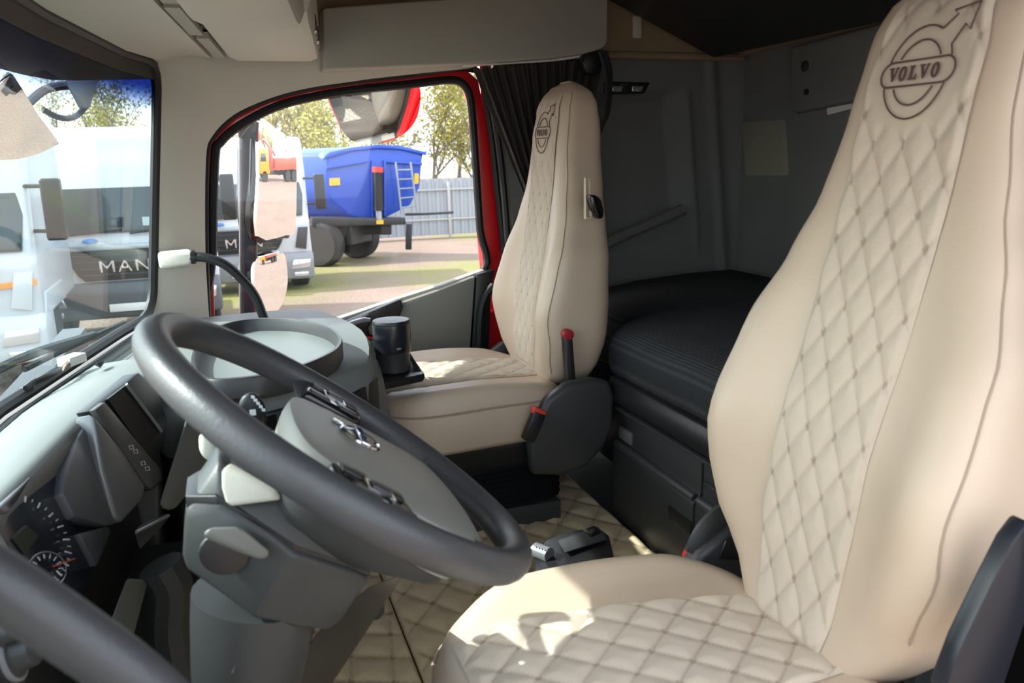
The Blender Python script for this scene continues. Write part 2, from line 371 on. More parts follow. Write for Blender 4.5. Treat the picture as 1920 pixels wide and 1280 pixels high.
# moulded pocket lip on the liner
pk = [at(1150, 452, 'y', 2.52), at(1200, 430, 'y', 2.52), at(1250, 408, 'y', 2.52), at(1283, 393, 'y', 2.52)]
pp = tube(smooth_path([p+V(0, 0.012, 0) for p in [pk[0]-V(0.25, 0, 0.10)]+pk], 5), 0.02, 10)
bmesh.ops.scale(pp, vec=(1, 1, 1), verts=pp.verts[:])
struct(obj('trim_6', pp, mat('liner_pocket_grey', (0.14, 0.14, 0.13), 0.6)), 'grey moulded pocket lip on the side liner')

# ---- passenger door (door_1): red frame, gasket, pane, sill, lower card
door = thing('door_1', 'red passenger door with large window and grey inner panel', 'door', (0.35, 2.58, 0.0)); struct(door)
del door['category']
dout = [(392, 640), (385, 470), (386, 300), (398, 255), (438, 215), (500, 186), (570, 166), (660, 152), (770, 139), (872, 128), (897, 150), (916, 250), (928, 360), (937, 440), (943, 505), (800, 600), (600, 660)]
dinn = [(403, 620), (399, 470), (403, 298), (414, 266), (450, 235), (515, 201), (585, 182), (670, 168), (770, 158), (846, 150), (873, 163), (884, 200), (892, 310), (900, 430), (907, 507), (790, 556), (600, 622)]
DO, DI = pick(dout, 'y', 2.58), pick(dinn, 'y', 2.58)
obj('window_frame', ring_prism(DO, DI, (0, 0.045, 0), 0.004), RED, door)
sin_ = smooth_path(DI, 4, True); obj('window_seal', tube(sin_, 0.0125, 8, True), RUB, door)
DO2 = pick([(x+(5 if x > 880 else 0), y) for x, y in dout[:15]], 'y', 2.56); obj('door_seal', tube(smooth_path(DO2, 4), 0.010, 8), RUB, door)
obj('pane', prism(pick(dinn, 'y', 2.605), (0, 0.005, 0)), SG, door)
dr2 = [(650, 153), (658, 146), (785, 134), (880, 125), (884, 131), (770, 140)]
obj('door_seal', prism(pick(dr2, 'y', 2.535), (0, 0.02, 0), 0.003), RUB, door)
# sill and card
sill = [(560, 622), (620, 602), (700, 575), (757, 556), (830, 533), (909, 505), (909, 516), (830, 548), (757, 574), (700, 594), (620, 620), (560, 640)]
obj('sill', prism(pick(sill, 'y', 2.55), (0, 0.04, 0), 0.006), CREAM2, door)
card = [(756, 566), (830, 541), (892, 517), (886, 600), (880, 692), (800, 720), (600, 800), (560, 700), (600, 640), (660, 640), (720, 640)]
card = [(756, 566), (830, 541), (892, 517), (886, 600), (880, 692), (860, 900), (640, 900), (600, 660), (690, 640), (735, 620)]
obj('card', prism(pick(card, 'y', 2.53), (0, 0.05, 0), 0.008), mat('door_card_grey', (0.19, 0.187, 0.165), 0.6, bump=0.1, bscale=500), door)
obj('rear_edge', prism(pick([(893, 514), (928, 505), (922, 540), (915, 700), (905, 900), (866, 900), (882, 690), (888, 600)], 'y', 2.535), (0, 0.05, 0), 0.006), BLK, door)
obj('edge_seal', tube(smooth_path(pick([(926, 535), (908, 560), (900, 600), (897, 690), (893, 800)], 'y', 2.525), 5), 0.014, 8), RUB, door)
obj('sill_step', box((0.30, 2.56, 0.0), (0.90, 2.62, 0.45)), RED, door)
# door pull and release
hp = [(620, 622), (640, 606), (700, 582), (752, 560), (757, 575), (748, 600), (735, 622), (690, 640), (650, 640)]
obj('pull_panel', prism(pick(hp, 'y', 2.515), (0, 0.03, 0), 0.006), BLK, door)
rel = obj('release_cup', prism(pick([(628, 620), (650, 604), (692, 588), (699, 594), (690, 612), (660, 624)], 'y', 2.508), (0, 0.02, 0), 0.005), DGREY, door)
obj('release_lever', tube(smooth_path(pick([(632, 620), (655, 608), (680, 600), (694, 600)], 'y', 2.503), 4), [0.006]*4+[0.009]*6+[0.007]*3, 8), SILV, rel)
obj('lever_end', prism(pick([(690, 616), (700, 600), (716, 602), (718, 612), (706, 628), (694, 628)], 'y', 2.503), (0, 0.02, 0), 0.004), MGREY, door)
obj('red_strip', prism(pick([(640, 622), (700, 632), (700, 637), (640, 628)], 'y', 2.50), (0, 0.02, 0), 0.002), RED, door)
# body B-post behind the door
struct(obj('trim_7', hull([V(0.895, 2.54, 0.0), V(0.99, 2.53, 0.0), V(0.895, 2.64, 0.0), V(0.99, 2.64, 0.0), V(0.845, 2.545, 1.24), V(0.97, 2.53, 1.24), V(0.845, 2.64, 1.24), V(0.97, 2.64, 1.24)], 0.006), WALLG), 'dark grey B-post cover behind the passenger door')
struct(obj('trim_9', box((0.805, 2.632, 0.0), (0.99, 2.66, 1.26)), RED), 'red body side behind the B-post')
struct(obj('trim_8', tube(smooth_path(pick([(910, 127), (932, 250), (944, 350), (952, 450), (958, 520), (957, 700)], 'y', 2.53), 4), 0.011, 8), RUB), 'black rubber seal on the B-post')

# ================================================================== SEATS
BW = [(-0.08, 0.085), (-0.03, 0.130), (0, 0.158), (0.04, 0.190), (0.12, 0.220), (0.22, 0.226), (0.33, 0.214), (0.42, 0.180), (0.50, 0.150), (0.60, 0.128), (0.68, 0.121), (0.715, 0.116), (0.742, 0.104), (0.760, 0.084), (0.770, 0.06), (0.775, 0.030)]
BT = [(0, 0.12), (0.05, 0.15), (0.15, 0.16), (0.33, 0.145), (0.5, 0.13), (0.65, 0.115), (0.72, 0.10), (0.75, 0.085), (0.768, 0.055), (0.775, 0.035)]
BB = [(0, 0.0), (0.06, 0.025), (0.17, 0.05), (0.30, 0.035), (0.42, 0.012), (0.55, 0.004), (0.77, 0.0)]          # side bolsters stand forward
BL = [(0, 0.0), (0.1, 0.012), (0.2, 0.018), (0.35, 0.006), (0.5, 0.0), (0.62, 0.004), (0.70, 0.002), (0.735, -0.006), (0.76, -0.022), (0.775, -0.042)]
SEATL = 0.775
def make_seat(name, label, Xp, Yc, Zp, rec, inner, cz, low=0.0, cdx=0.0, cdz=0.0, bp=None):
    """inner: +1 when the cab centre lies on the +Y side of the seat, -1 otherwise. Faces -X."""
    t = thing(name, label, 'seat', (Xp-0.15, Yc, 0.0), 'leather covered cab seats')
    sr, cr_ = math.sin(rec), math.cos(rec)
    def P(s, y, d): return V(Xp+s*sr-d*cr_, Yc+y, Zp+s*cr_+d*sr)          # d = forward of the back's base line
    def front(s, y):
        w = interp(BW, s); r = min(1, abs(y)/w); return interp(BL, s)+interp(BB, s)*ss(0.42, 0.86, r)
    # body of the backrest
    rings = []; NS, NC = 46, 56
    for i in range(NS):
        s = SEATL*(i/(NS-1)); s = -low+(SEATL+low)*(1-(1-i/(NS-1))**1.7)
        w, th = interp(BW, s), interp(BT, s); ring = []
        for k in range(NC):
            a_ = 2*math.pi*k/NC; cx, sx = math.cos(a_), math.sin(a_)
            n = 4.5; rr = (abs(cx)**n+abs(sx)**n)**(-1/n); yy, bb = cx*rr, sx*rr          # bb: +1 front, -1 back
            fr = front(s, yy*w); d = fr-(1-bb)*0.5*(th+fr)
            ring.append(P(s, yy*w, d))
        rings.append(ring)
    bm = loft(rings); obj('backrest', bm, LEA, t, 50)
    top = []
    # quilted insert
    IW = [(-0.07, 0.060), (0, 0.072), (0.1, 0.082), (0.4, 0.084), (0.66, 0.084), (0.74, 0.07), (0.765, 0.05)]
    S0, S1 = 0.02-low, 0.735
    LZ = 0.640+low*0.03
    def qn(u, v):
        s, y = S0+(S1-S0)*v, (u*2-1)*interp(IW, S0+(S1-S0)*v)
        h, sm = quilt(y, s-0.02, 0.048, 0.077)
        lg = ss(0.075, 0.06, math.hypot(y*0.9, s-LZ))                        # field of the embroidery stays flatter
        e = ss(0, 0.05, u)*ss(1, 0.95, u)*ss(0, 0.012, v)*ss(1, 0.988, v)
        return s, y, h, sm*(1-lg), lg, e
    def ins(u, v):
        s, y, h, sm, lg, e = qn(u, v); hh = h*(1-lg)+0.8*lg
        return P(s, y, front(s, y)+0.0006+e*(0.0015+0.0045*hh))
    obj('quilted_back_panel', grid(ins, 57, 190, att=lambda u, v: qn(u, v)[3]*qn(u, v)[5]), QLT, t, 80)
    # piping where the front cover meets the side gussets
    for sgn in (-1, 1):
        pth = []
        for i in range(40):
            s = 0.03+0.71*i/39; w = interp(BW, s); fr = front(s, sgn*w*0.95); bb = (1-0.95**4.5)**(1/4.5); pth.append(P(s, sgn*(w*0.95-0.0005), fr-(1-bb)*0.5*(interp(BT, s)+fr)))
        obj('seam', tube(pth, 0.0016, 6), PIPE, t)
    # embroidered emblem: ring, arrow, name band
    def E(x, z, lift=0.0085): s = LZ+z; return P(s, -x, front(s, -x)+lift)
    bm = bmesh.new()
    def stitch(pl, closed=False, r=0.0011): tube([E(*p) for p in pl], r, 5, closed, bm)
    def arc(r, a0, a1, n=26): return [(r*math.cos(R(a0+(a1-a0)*k/n)), r*1.12*math.sin(R(a0+(a1-a0)*k/n))) for k in range(n+1)]
    stitch(arc(0.047, 62, 163)); stitch(arc(0.047, 17, 30, 4)); stitch(arc(0.047, 197, 343)); stitch(arc(0.033, 28, 152)); stitch(arc(0.033, 208, 332))
    stitch([(0.0225, 0.0465), (0.039, 0.0600), (0.032, 0.0650), (0.064, 0.0700), (0.061, 0.0400), (0.053, 0.0470), (0.0405, 0.0265)])
    band = [(0.040+0.0145*math.cos(R(a_)), 0.0145*math.sin(R(a_))) for a_ in range(-90, 91, 18)]; band += [(-x, -z) for x, z in band]
    stitch(band, True, 0.0012)
    obj('emblem', bm, THR, t)
    bm = bmesh.new()
    def glyph(poly, ox):
        a_ = [bm.verts.new(E(ox+x*0.0088, -0.0082+z*0.0164, 0.0087)) for x, z in poly]; c_ = [bm.verts.new(E(ox+x*0.0088, -0.0082+z*0.0164, 0.0098)) for x, z in poly]
        n = len(poly); bm.faces.new(c_)
        for i in range(n): bm.faces.new((a_[i], a_[(i+1) % n], c_[(i+1) % n], c_[i]))
    def Vg(o): glyph([(-0.15, 1), (-0.15, 0.9), (0, 0.9), (0.62, 0), (0.82, 0), (1.35, 0.9), (1.5, 0.9), (1.5, 1), (1.0, 1), (1.0, 0.9), (1.15, 0.9), (0.78, 0.3), (0.42, 0.9), (0.6, 0.9), (0.6, 1)], o)
    def Lg(o): glyph([(0, 0), (1.3, 0), (1.35, 0.38), (1.22, 0.38), (1.1, 0.14), (0.6, 0.14), (0.6, 0.88), (0.78, 0.88), (0.78, 1), (0, 1), (0, 0.88), (0.18, 0.88), (0.18, 0.12), (0, 0.12)], o)
    def Og(o):
        n = 18; A = [(0.65+0.65*math.cos(2*math.pi*k/n), 0.5+0.53*math.sin(2*math.pi*k/n)) for k in range(n)]; B = [(0.65+0.28*math.cos(2*math.pi*k/n), 0.5+0.38*math.sin(2*math.pi*k/n)) for k in range(n)]
        for k in range(n): j = (k+1) % n; glyph([A[k], A[j], B[j], B[k]], o)
    Vg(-0.0405); Og(-0.0255); Lg(-0.0100); Vg(0.0060); Og(0.0225)
    obj('emblem_lettering', bm, THR, t)
    # cushion
    CL, CW = 0.50, 0.245
    xr = Xp+0.05; xm = xr-CL*0.5
    def outl(k, n, ins_=0.0):
        a_ = 2*math.pi*k/n; cx, sx = math.cos(a_), math.sin(a_); e = 3.2 if cx < 0 else 5
        rr = (abs(cx)**e+abs(sx)**e)**(-1/e); return cx*rr*(CL*0.5-ins_), sx*rr*(CW-ins_)
    def ctop(x, y):
        f = (x+CL/2)/CL                                                       # 0 front .. 1 rear
        z = cz+0.018*ss(0.62, 0.95, abs(y)/CW)*ss(0.1, 0.3, f)*(1-ss(0.75, 1, f))-0.012*ss(0.5, 0.9, f)-0.012*(1-ss(0.0, 0.22, f))
        return z
    N = 96; rings = []
    for ins_, dz in ((0.05, -0.150), (0.012, -0.145), (0.0, -0.13), (0.0, -0.06), (0.003, -0.035)):
        rings.append([V(xm+outl(k, N, ins_)[0], Yc+outl(k, N, ins_)[1], cz+dz-0.012*(1-ss(-0.25, 0.1, outl(k, N, ins_)[0]))) for k in range(N)])
    for ins_, dz in ((0.008, -0.020), (0.018, -0.008), (0.032, -0.002)):
        rings.append([V(xm+outl(k, N, ins_)[0], Yc+outl(k, N, ins_)[1], ctop(*outl(k, N, ins_))+dz) for k in range(N)])
    for f in (0.96, 0.92, 0.88, 0.84, 0.8, 0.75, 0.7, 0.64, 0.58, 0.5, 0.42, 0.34, 0.26, 0.18, 0.1, 0.03):
        rings.append([V(xm+outl(k, N, 0.032)[0]*f, Yc+outl(k, N, 0.032)[1]*f, ctop(outl(k, N, 0.032)[0]*f, outl(k, N, 0.032)[1]*f)) for k in range(N)])
    obj('cushion', loft(rings), LEA, t, 60)
    obj('seam', tube([V(xm+outl(k, N, -0.001)[0], Yc+outl(k, N, -0.001)[1], cz-0.040-0.012*(1-ss(-0.25, 0.1, outl(k, N)[0]))) for k in range(N)], 0.0028, 6, True), PIPE, t)
    def qc(u, v):
        x = -CL*0.5+0.035+(CL-0.06)*v; hw = 0.140-0.045*v
        if v < 0.2: hw *= 0.80+0.20*math.sin(math.pi/2*v/0.2)
        y = (u*2-1)*hw; h, sm = quilt(y+0.0, x*1.0, 0.066, 0.072); e = ss(0, 0.04, u)*ss(1, 0.96, u)*ss(0, 0.03, v)*ss(1, 0.99, v)
        return x, y, h, sm, e
    def ci(u, v):
        x, y, h, sm, e = qc(u, v); return V(xm+x, Yc+y, ctop(x, y)+0.001+e*(0.0012+0.0055*h))
    obj('quilted_cushion_panel', grid(ci, 90, 110, att=lambda u, v: qc(u, v)[3]*qc(u, v)[4]), QLT, t, 80)
    # base: pan, bellows, foot rail
    obj('pan', hull([V(xm+sx*a_, Yc+sy*b_, z) for sx in (-1, 1) for sy in (-1, 1) for a_, b_, z in ((0.20, 0.20, cz-0.225), (0.225, 0.225, cz-0.145))]+[V(xr+0.09, Yc+sy*0.21, z) for sy in (-1, 1) for z in (cz-0.20, cz-0.145)], 0.012), BLK, t)
    zb, zt_ = 0.055, cz-0.215
    rings = []
    for i in range(17):
        f = i/16; o = 0.016 if i % 2 else 0.0
        rings.append([V(xm+0.03+outl(k, 40)[0]*0.80+math.copysign(o, outl(k, 40)[0]), Yc+outl(k, 40)[1]*0.80+math.copysign(o, outl(k, 40)[1]), zb+(zt_-zb)*f+0.018*(outl(k, 40)[0]/CL)*math.sin(math.pi*f)) for k in range(40)])
    obj('bellows', loft(rings), RUB, t, 20)
    obj('foot_rail', box((xm-0.20, Yc-0.21, 0.0), (xm+0.22, Yc+0.21, 0.058), 0.008), CHAR, t)
    # recliner cover, buckle and belt on the inner side
    for sgn in (-1, 1):
        y0 = Yc+sgn*0.235; y1 = Yc+sgn*0.275
        prof = [(-0.105, -0.125), (-0.09, -0.07), (-0.055, -0.01), (0.0, 0.025), (0.06, 0.032), (0.115, 0.02), (0.13, -0.02), (0.125, -0.10), (0.10, -0.155), (0.05, -0.20), (-0.02, -0.215), (-0.10, -0.20)]
        cov = obj('recliner_cover', prism([V(Xp+0.015+cdx+x, min(y0, y1), Zp+cdz+z) for x, z in prof], (0, 0.04, 0), 0.014, 3), CHAR, t)
        if sgn == inner:
            yb = Yc+sgn*0.292; bx_, bz_ = bp or (Xp-0.085, Zp-0.065)
            bk = obj('buckle', obox((bx_, yb, bz_), V(0.016, 0, 0.034), V(0, 0.012, 0), V(0.03, 0, -0.014)*0.5, 0.004), BLK, t)
            obj('release_button', obox((bx_+0.014, yb, bz_+0.035), V(0.022, 0, -0.012)*0.7, V(0, 0.010, 0), V(0.006, 0, 0.013)*0.6, 0.002), REDP, bk)
    return t, P, front
seatP, PP, PF = make_seat('cab_seat', 'beige quilted leather passenger seat by the red door', 0.752, 2.13, 0.365, R(7.0), -1, 0.385)
seatD, DP, DF = make_seat('cab_seat', 'beige quilted leather driver seat nearest the camera', 0.634, 0.80, 0.400, R(13.0), 1, 0.362, 0.07, 0.05, -0.05, (0.655, 0.272))

# passenger backrest: slot with adjuster lever, red tab on a black strap
def onside(px, py, dy=0.0): return at(px, py, 'y', 1.905+dy)
obj('lever_slot', ring_prism([onside(1098, 333, .02), onside(1109, 333, .02), onside(1111, 410, -.003), onside(1098, 411, -.003)], [onside(1100, 337, .02), onside(1106, 337, .02), onside(1108, 406, -.003), onside(1100, 407, -.003)], (0, 0.012, 0), 0.001), LEA, seatP)
obj('adjuster_lever', prism([onside(*p, -0.02) for p in ((1106, 366), (1116, 364), (1128, 373), (1134, 395), (1132, 411), (1121, 411), (1112, 392))], (0, 0.035, 0), 0.008), GLB, seatP)
st = obj('strap', prism([onside(*p, -0.022) for p in ((1060, 634), (1074, 634), (1080, 712), (1066, 712))], (0, 0.03, 0), 0.003), BLK, seatP)
obj('red_tab', prism([onside(1067+10.5*math.cos(2*math.pi*k/18), 628+10*math.sin(2*math.pi*k/18), -0.027) for k in range(18)], (0, 0.02, 0), 0.003), mat('red_tab', (0.33, 0.012, 0.02), 0.5), st)

# ================================================================== FLOOR MAT
def fold(x, y):                                                   # seam between tunnel mat and footwell mat
    return None
def mat_piece(name, label, x0, x1, y0, y1, rot, zf, a, b, nx, ny):
    def q(u, v):
        x, y = x0+(x1-x0)*u, y0+(y1-y0)*v; p, r = x*math.cos(rot)+y*math.sin(rot), -x*math.sin(rot)+y*math.cos(rot)
        h, sm = quilt(p, r, a, b); e = ss(0, 0.012, u)*ss(1, 0.988, u)*ss(0, 0.012, v)*ss(1, 0.988, v); return x, y, h, sm, e
    def fn(u, v): x, y, h, sm, e = q(u, v); return V(x, y, zf(x, y)+0.002+e*0.009*h)
    o = obj(name, grid(fn, nx, ny, thick=(0, 0, -0.011), att=lambda u, v: q(u, v)[3]*q(u, v)[4]), MATQ, None, 80); return tag(o, label, 'floor mat', 'quilted leather floor mats')
mat_piece('floor_mat', 'tan diamond quilted leather mat on the floor between the seats', 0.27, 0.905, 1.02, 2.50, 0.0, lambda x, y: 0.0, 0.10, 0.13, 120, 260)
def foot(x, y): return 0.0+0.10*ss(0.12, -0.12, x)
mat_piece('floor_mat', 'tan quilted leather footwell mat below the steering column', -0.22, 0.265, 0.30, 2.50, 0.5, foot, 0.10, 0.13, 90, 330)
mat_piece('floor_mat', 'tan quilted leather mat under the driver seat', 0.27, 0.905, 0.25, 1.015, 0.0, lambda x, y: 0.0, 0.10, 0.13, 110, 120)

# ================================================================== BUNK: base with drawers, mattress, folded upper bunk
XB = 0.907
bunk = thing('bunk_base', 'black bunk base with storage drawers behind the seats', 'bunk', (1.3, 1.35, 0))
obj('carcass', box((XB+0.035, 0.86, 0.0), (1.69, 1.90, 0.31), 0.004), BLK, bunk)
for ya, yb in ((0.26, 0.855), (1.905, 2.50)): obj('end_carcass', box((XB+0.17, ya, 0.0), (1.69, yb, 0.31), 0.004), BLK, bunk)
rail = [V(XB-0.002, 0, 0.322), V(XB-0.012, 0, 0.332), V(XB-0.012, 0, 0.362), V(XB, 0, 0.385), V(XB+0.08, 0, 0.385), V(XB+0.08, 0, 0.312), V(XB+0.012, 0, 0.312)]
obj('front_rail', prism([p+V(0, 0.84, 0) for p in rail], (0, 1.065, 0), 0.004), BLK, bunk)
obj('rail_lip', box((XB-0.006, 0.84, 0.306), (XB+0.01, 1.93, 0.314), 0.002), CHAR, bunk)
obj('deck', box((XB+0.075, 0.26, 0.312), (1.69, 2.50, 0.372), 0.004), BLK, bunk)
for ya, yb in ((1.497, 1.897), (1.08, 1.488), (0.862, 1.072)):
    dr = obj('drawer', prism([V(XB+0.002, ya, 0.006), V(XB+0.002, ya, 0.190), V(XB+0.006, ya, 0.199), V(XB+0.018, ya, 0.208), V(XB+0.022, ya, 0.218), V(XB+0.022, ya, 0.303), V(XB+0.040, ya, 0.303), V(XB+0.040, ya, 0.006)], (0, yb-ya, 0), 0.0025), CHAR, bunk)
    obj('ledge', tube([V(XB+0.012, ya+0.004, 0.203), V(XB+0.012, yb-0.004, 0.203)], 0.011, 10), mat('ledge_grey', (0.05, 0.053, 0.056), 0.35), dr)
    obj('handle_recess', obox((XB+0.0185, yb-0.045, 0.236), V(0.006, 0, 0), V(0, 0.034, 0), V(0, 0, 0.017), 0.005), MGREY if yb > 1.8 else CHAR, dr)
    obj('label_slot', obox((XB+0.0005, ya+0.05, 0.135), V(0.003, 0, 0), V(0, 0.05, 0), V(0, 0, 0.016), 0.002), BLK, dr)
# mattress with rounded edges and crowned top
def plan(y):                                                      # front edge of the mattress: cut back behind the seats
    return XB+0.012+0.14*(ss(1.955, 2.03, y)+ss(0.86, 0.76, y))
rings = []; NY = 60
for i in range(NY+1):
    y = 0.27+2.22*i/NY; e = min(1, (2.49-y)/0.05, (y-0.27)/0.05); e = math.sqrt(max(0, 1-(1-e)**2)); x0 = plan(y)
    zt_ = 0.50+0.055*e; ring = []
    pts_ = [(x0+0.015, 0.376), (x0+0.002, 0.392), (x0-0.004, 0.42), (x0-0.003, 0.455), (x0+0.008, 0.482), (x0+0.035, 0.503), (x0+0.09, 0.518), (x0+0.2, 0.535), (x0+0.40, 0.545), (1.62, 0.545), (1.675, 0.53), (1.688, 0.50), (1.688, 0.40), (1.67, 0.376)]
    for x, z in pts_: ring.append(V(x, y, 0.376+(z-0.376)*(0.80+0.20*e)+0.003*noise.noise(V(x*6, y*6, 0))))
    rings.append(ring)
tag(obj('mattress', loft(rings), FAB, None, 50), 'charcoal ribbed mattress on the lower bunk', 'mattress')
# upper bunk, folded part way up
a, c = at(1338, 109, 'y', 2.49), at(1140, 0, 'y', 2.49); d = (c-a).normalized(); nrm = V(-d.z, 0, d.x); nrm = nrm if nrm.z > 0 else -nrm
a = a+d*0.0
ub = thing('upper_bunk', 'black upper bunk folded up above the rear wall', 'bunk', (1.3, 1.35, 1.25))
def ubp(l, y, h): return V(a.x, y, a.z)+d*l+nrm*h
obj('underside_board', hull([ubp(l, y, h) for l in (0, 0.72) for y in (0.30, 2.49) for h in (0, 0.03)], 0.006), BLK, ub)
obj('mattress_pad', hull([ubp(l, y, h) for l in (0.02, 0.70) for y in (0.32, 2.47) for h in (0.032, 0.10)], 0.02), FAB, ub)

# ================================================================== REAR WALL AND SIDE WALL FITTINGS
xw = 1.70
tag(obj('cover_plate', prism(pick([(1393, 231), (1396, 228), (1470, 224), (1474, 226), (1480, 326), (1477, 329), (1402, 329), (1399, 326)], 'x', xw), (-0.005, 0, 0), 0.001), mat('olive_beige_plate', (0.27, 0.255, 0.205), 0.6)), 'plain olive beige plate on the dark rear wall', 'cover plate')
wc = thing('rear_window_cover', 'dark grey moulded cover with round screws on the rear wall', 'wall cover', at(1520, 212, 'x', xw))
obj('shell', prism(pick([(1479, 88), (1660, 40), (1660, 180), (1590, 193), (1490, 212), (1482, 208)], 'x', xw-0.03), (0.035, 0, 0), 0.012, 3), WALLG, wc)
for px, py, r_, m_ in ((1510, 124, 0.016, CHAR), (1513, 172, 0.009, BLK)):
    p = at(px, py, 'x', xw-0.03); obj('screw_cap', lathe([(r_, 0), (r_, 0.004), (r_*0.6, 0.006)], p, (-1, 0, 0), 16), m_, wc)
tag(obj('paper_slip', obox(at(1574, 203, 'x', xw-0.006), V(0.002, 0, 0), V(0, 0.05, -0.006), V(0, 0.002, 0.010)), WHT), 'white slip tucked under the rear window cover', 'paper')
lp = thing('reading_lamp', 'slim black reading lamp with clear lens on the side liner', 'lamp', at(1170, 178, 'y', 2.53))
obj('housing', prism(pick([(1131, 153), (1216, 155), (1205, 176), (1131, 177)], 'y', 2.555), (0, -0.014, 0), 0.004), BLK, lp)
for x0, x1 in ((1147, 1168), (1184, 1206)):
    obj('lens', prism(pick([(x0, 161), (x1, 161), (x1-4, 172), (x0, 172)], 'y', 2.541), (0, -0.005, 0), 0.003), mat('lamp_lens', (0.55, 0.56, 0.58), 0.12, metal=0.7, bump=0.8, bscale=120), lp)
obj('switch', prism(pick([(1162, 157), (1178, 157), (1178, 161), (1162, 161)], 'y', 2.541), (0, -0.006, 0), 0.001), CHAR, lp)
tag(obj('coat_hook', prism(pick([(1184, 30), (1200, 31), (1200, 73), (1184, 72)], 'y', 2.53), (0, -0.012, 0), 0.004), CREAM), 'small cream clip on tan cloth beside the upper bunk', 'clip')

# ---- overhead side shelf, front cabinet
sp_ = [(606, 14), (799, 0), (1141, -24), (1140, 76), (1136, 86), (1124, 93), (1095, 101), (1040, 109), (960, 115), (880, 119), (760, 124), (606, 131)]
tag(obj('side_shelf_panel', prism(pick(sp_, 'y', 2.43), (0, 0.095, 0), 0.007, 3), CREAM2), 'long grey-cream overhead side panel above the red door', 'panel')
oc = thing('overhead_cabinet', 'cream overhead cabinet above the windshield', 'cabinet', (0.1, 1.4, 1.2))
CRn = [(0.30, 0.20), (0.80, 0.10), (1.32, 0.135), (1.90, 0.222), (2.42, 0.292)]
def cabu(y0, y1, zb, dx0=0.045, dx1=0.0, ht=0.45):
    rings = []; n = 24
    for i in range(n+1):
        y = y0+(y1-y0)*i/n; e0 = min(1, min(i, n-i)/3.0); e = 1-(1-e0)**2; xa, xb_ = lin(HL, y)+dx0, lin(CRn, y)-dx1; r_ = 0.028
        zz = zb+0.018*(1-e); rings.append([V(xa, y, zb+ht), V(xa, y, zz+r_), V(xa+r_*0.3, y, zz+r_*0.3), V(xa+r_, y, zz), V(xb_-r_, y, zz), V(xb_-r_*0.3, y, zz+r_*0.3), V(xb_, y, zz+r_), V(xb_, y, zb+ht)])
    return loft(rings)
obj('end_unit', cabu(1.735, 2.425, 1.20), CREAM, oc, 40)
obj('centre_unit', cabu(0.30, 1.715, 1.175, 0.05, 0.012), CREAM, oc, 40)
# end cheek with its dark slots, blind track beside the header
p0, p1 = V(lin(CRn, 2.42)+0.002, 2.42, 1.22), V(lin(CRn, 1.5)+0.002, 1.5, 1.22)
for f0, f1 in ((0.1, 0.34), (0.42, 0.52)):
    obj('slot', hull([p0.lerp(p1, f)+V(dx, 0, dz) for f in (f0, f1) for dx in (-0.006, 0.003) for dz in (0.0, 0.035)], 0.002), GLB, oc)
obj('track', grid(lambda u, v: V(lin(HL, 0.3+2.13*u)+0.002+0.042*v, 0.3+2.13*u, 1.232), 30, 3, thick=(0, 0, 0.02)), BLK, oc)
for y0, y1, o0 in ((2.05, 2.42, 0.020), (1.66, 2.0, 0.006), (1.2, 1.62, 0.018)):
    obj('track_cover', grid(lambda u, v: V(lin(HL, y0+(y1-y0)*u)+0.004+o0*0.4+0.026*v, y0+(y1-y0)*u, 1.214), 12, 3, thick=(0, 0, 0.014)), CREAM2, oc)

# ---- curtain with rail, seat belt
cu = thing('curtain', 'dark brown pleated curtain gathered behind the passenger door', 'curtain', (1.0, 2.47, 0.4))
def curt(u, v):
    ps = at(886, 128, 'y', 2.49); pe = at(1130, 108, 'y', 2.49)
    topp = ps.lerp(pe, u); ql = at(985, 372, 'y', 2.49); qr = at(1070, 372, 'y', 2.49); mid = ql.lerp(qr, u)
    w = ss(0, 1, v**0.8); p = topp.lerp(mid, v*0.85+0.15*w) if v < 1 else mid
    amp = 0.013*(0.5+0.5*v); ph = u*2*math.pi*13+0.7*math.sin(u*9)
    return p+V(0, amp*math.sin(ph)+0.006*math.sin(ph*2.3+1)-0.01, 0.006*math.sin(ph)*(1-v))
def curt2(u, v): p = curt(u, 1.0); return p+V(0.0, 0, -0.30*v)
obj('cloth', grid(curt, 150, 40, thick=(0, 0.003, 0)), CURT, cu, 60)
obj('tail', grid(curt2, 110, 12, thick=(0, 0.003, 0)), CURT, cu, 60)
obj('rail', tube(smooth_path([at(868, 122, 'y', 2.475), at(960, 116, 'y', 2.475), at(1040, 111, 'y', 2.475), at(1095, 103, 'y', 2.475)], 5), 0.006, 8), WHT, cu)
sb = thing('seat_belt', 'black seat belt hanging from its guide behind the passenger seat', 'seat belt', at(1125, 250, 'y', 2.4))
obj('guide_loop', prism(pick([(1098, 100), (1132, 92), (1138, 105), (1122, 142), (1100, 138), (1092, 120)], 'y', 2.43), (0, 0.05, 0), 0.008), BLK, sb)
for k, (dx, dy) in enumerate(((0, 0), (7, 0.01))):
    obj('webbing', tube(smooth_path([at(1126+dx, 95, 'y', 2.40+dy), at(1136+dx, 130, 'y', 2.40+dy), at(1139+dx*.6, 170, 'y', 2.40+dy), at(1137+dx*.3, 210, 'y', 2.42), at(1124, 246, 'y', 2.44), at(1110, 300, 'y', 2.46)], 6), 0.002, 8, rx=0.009), mat('belt_webbing', (0.012, 0.013, 0.017), 0.6, sheen=0.2), sb)

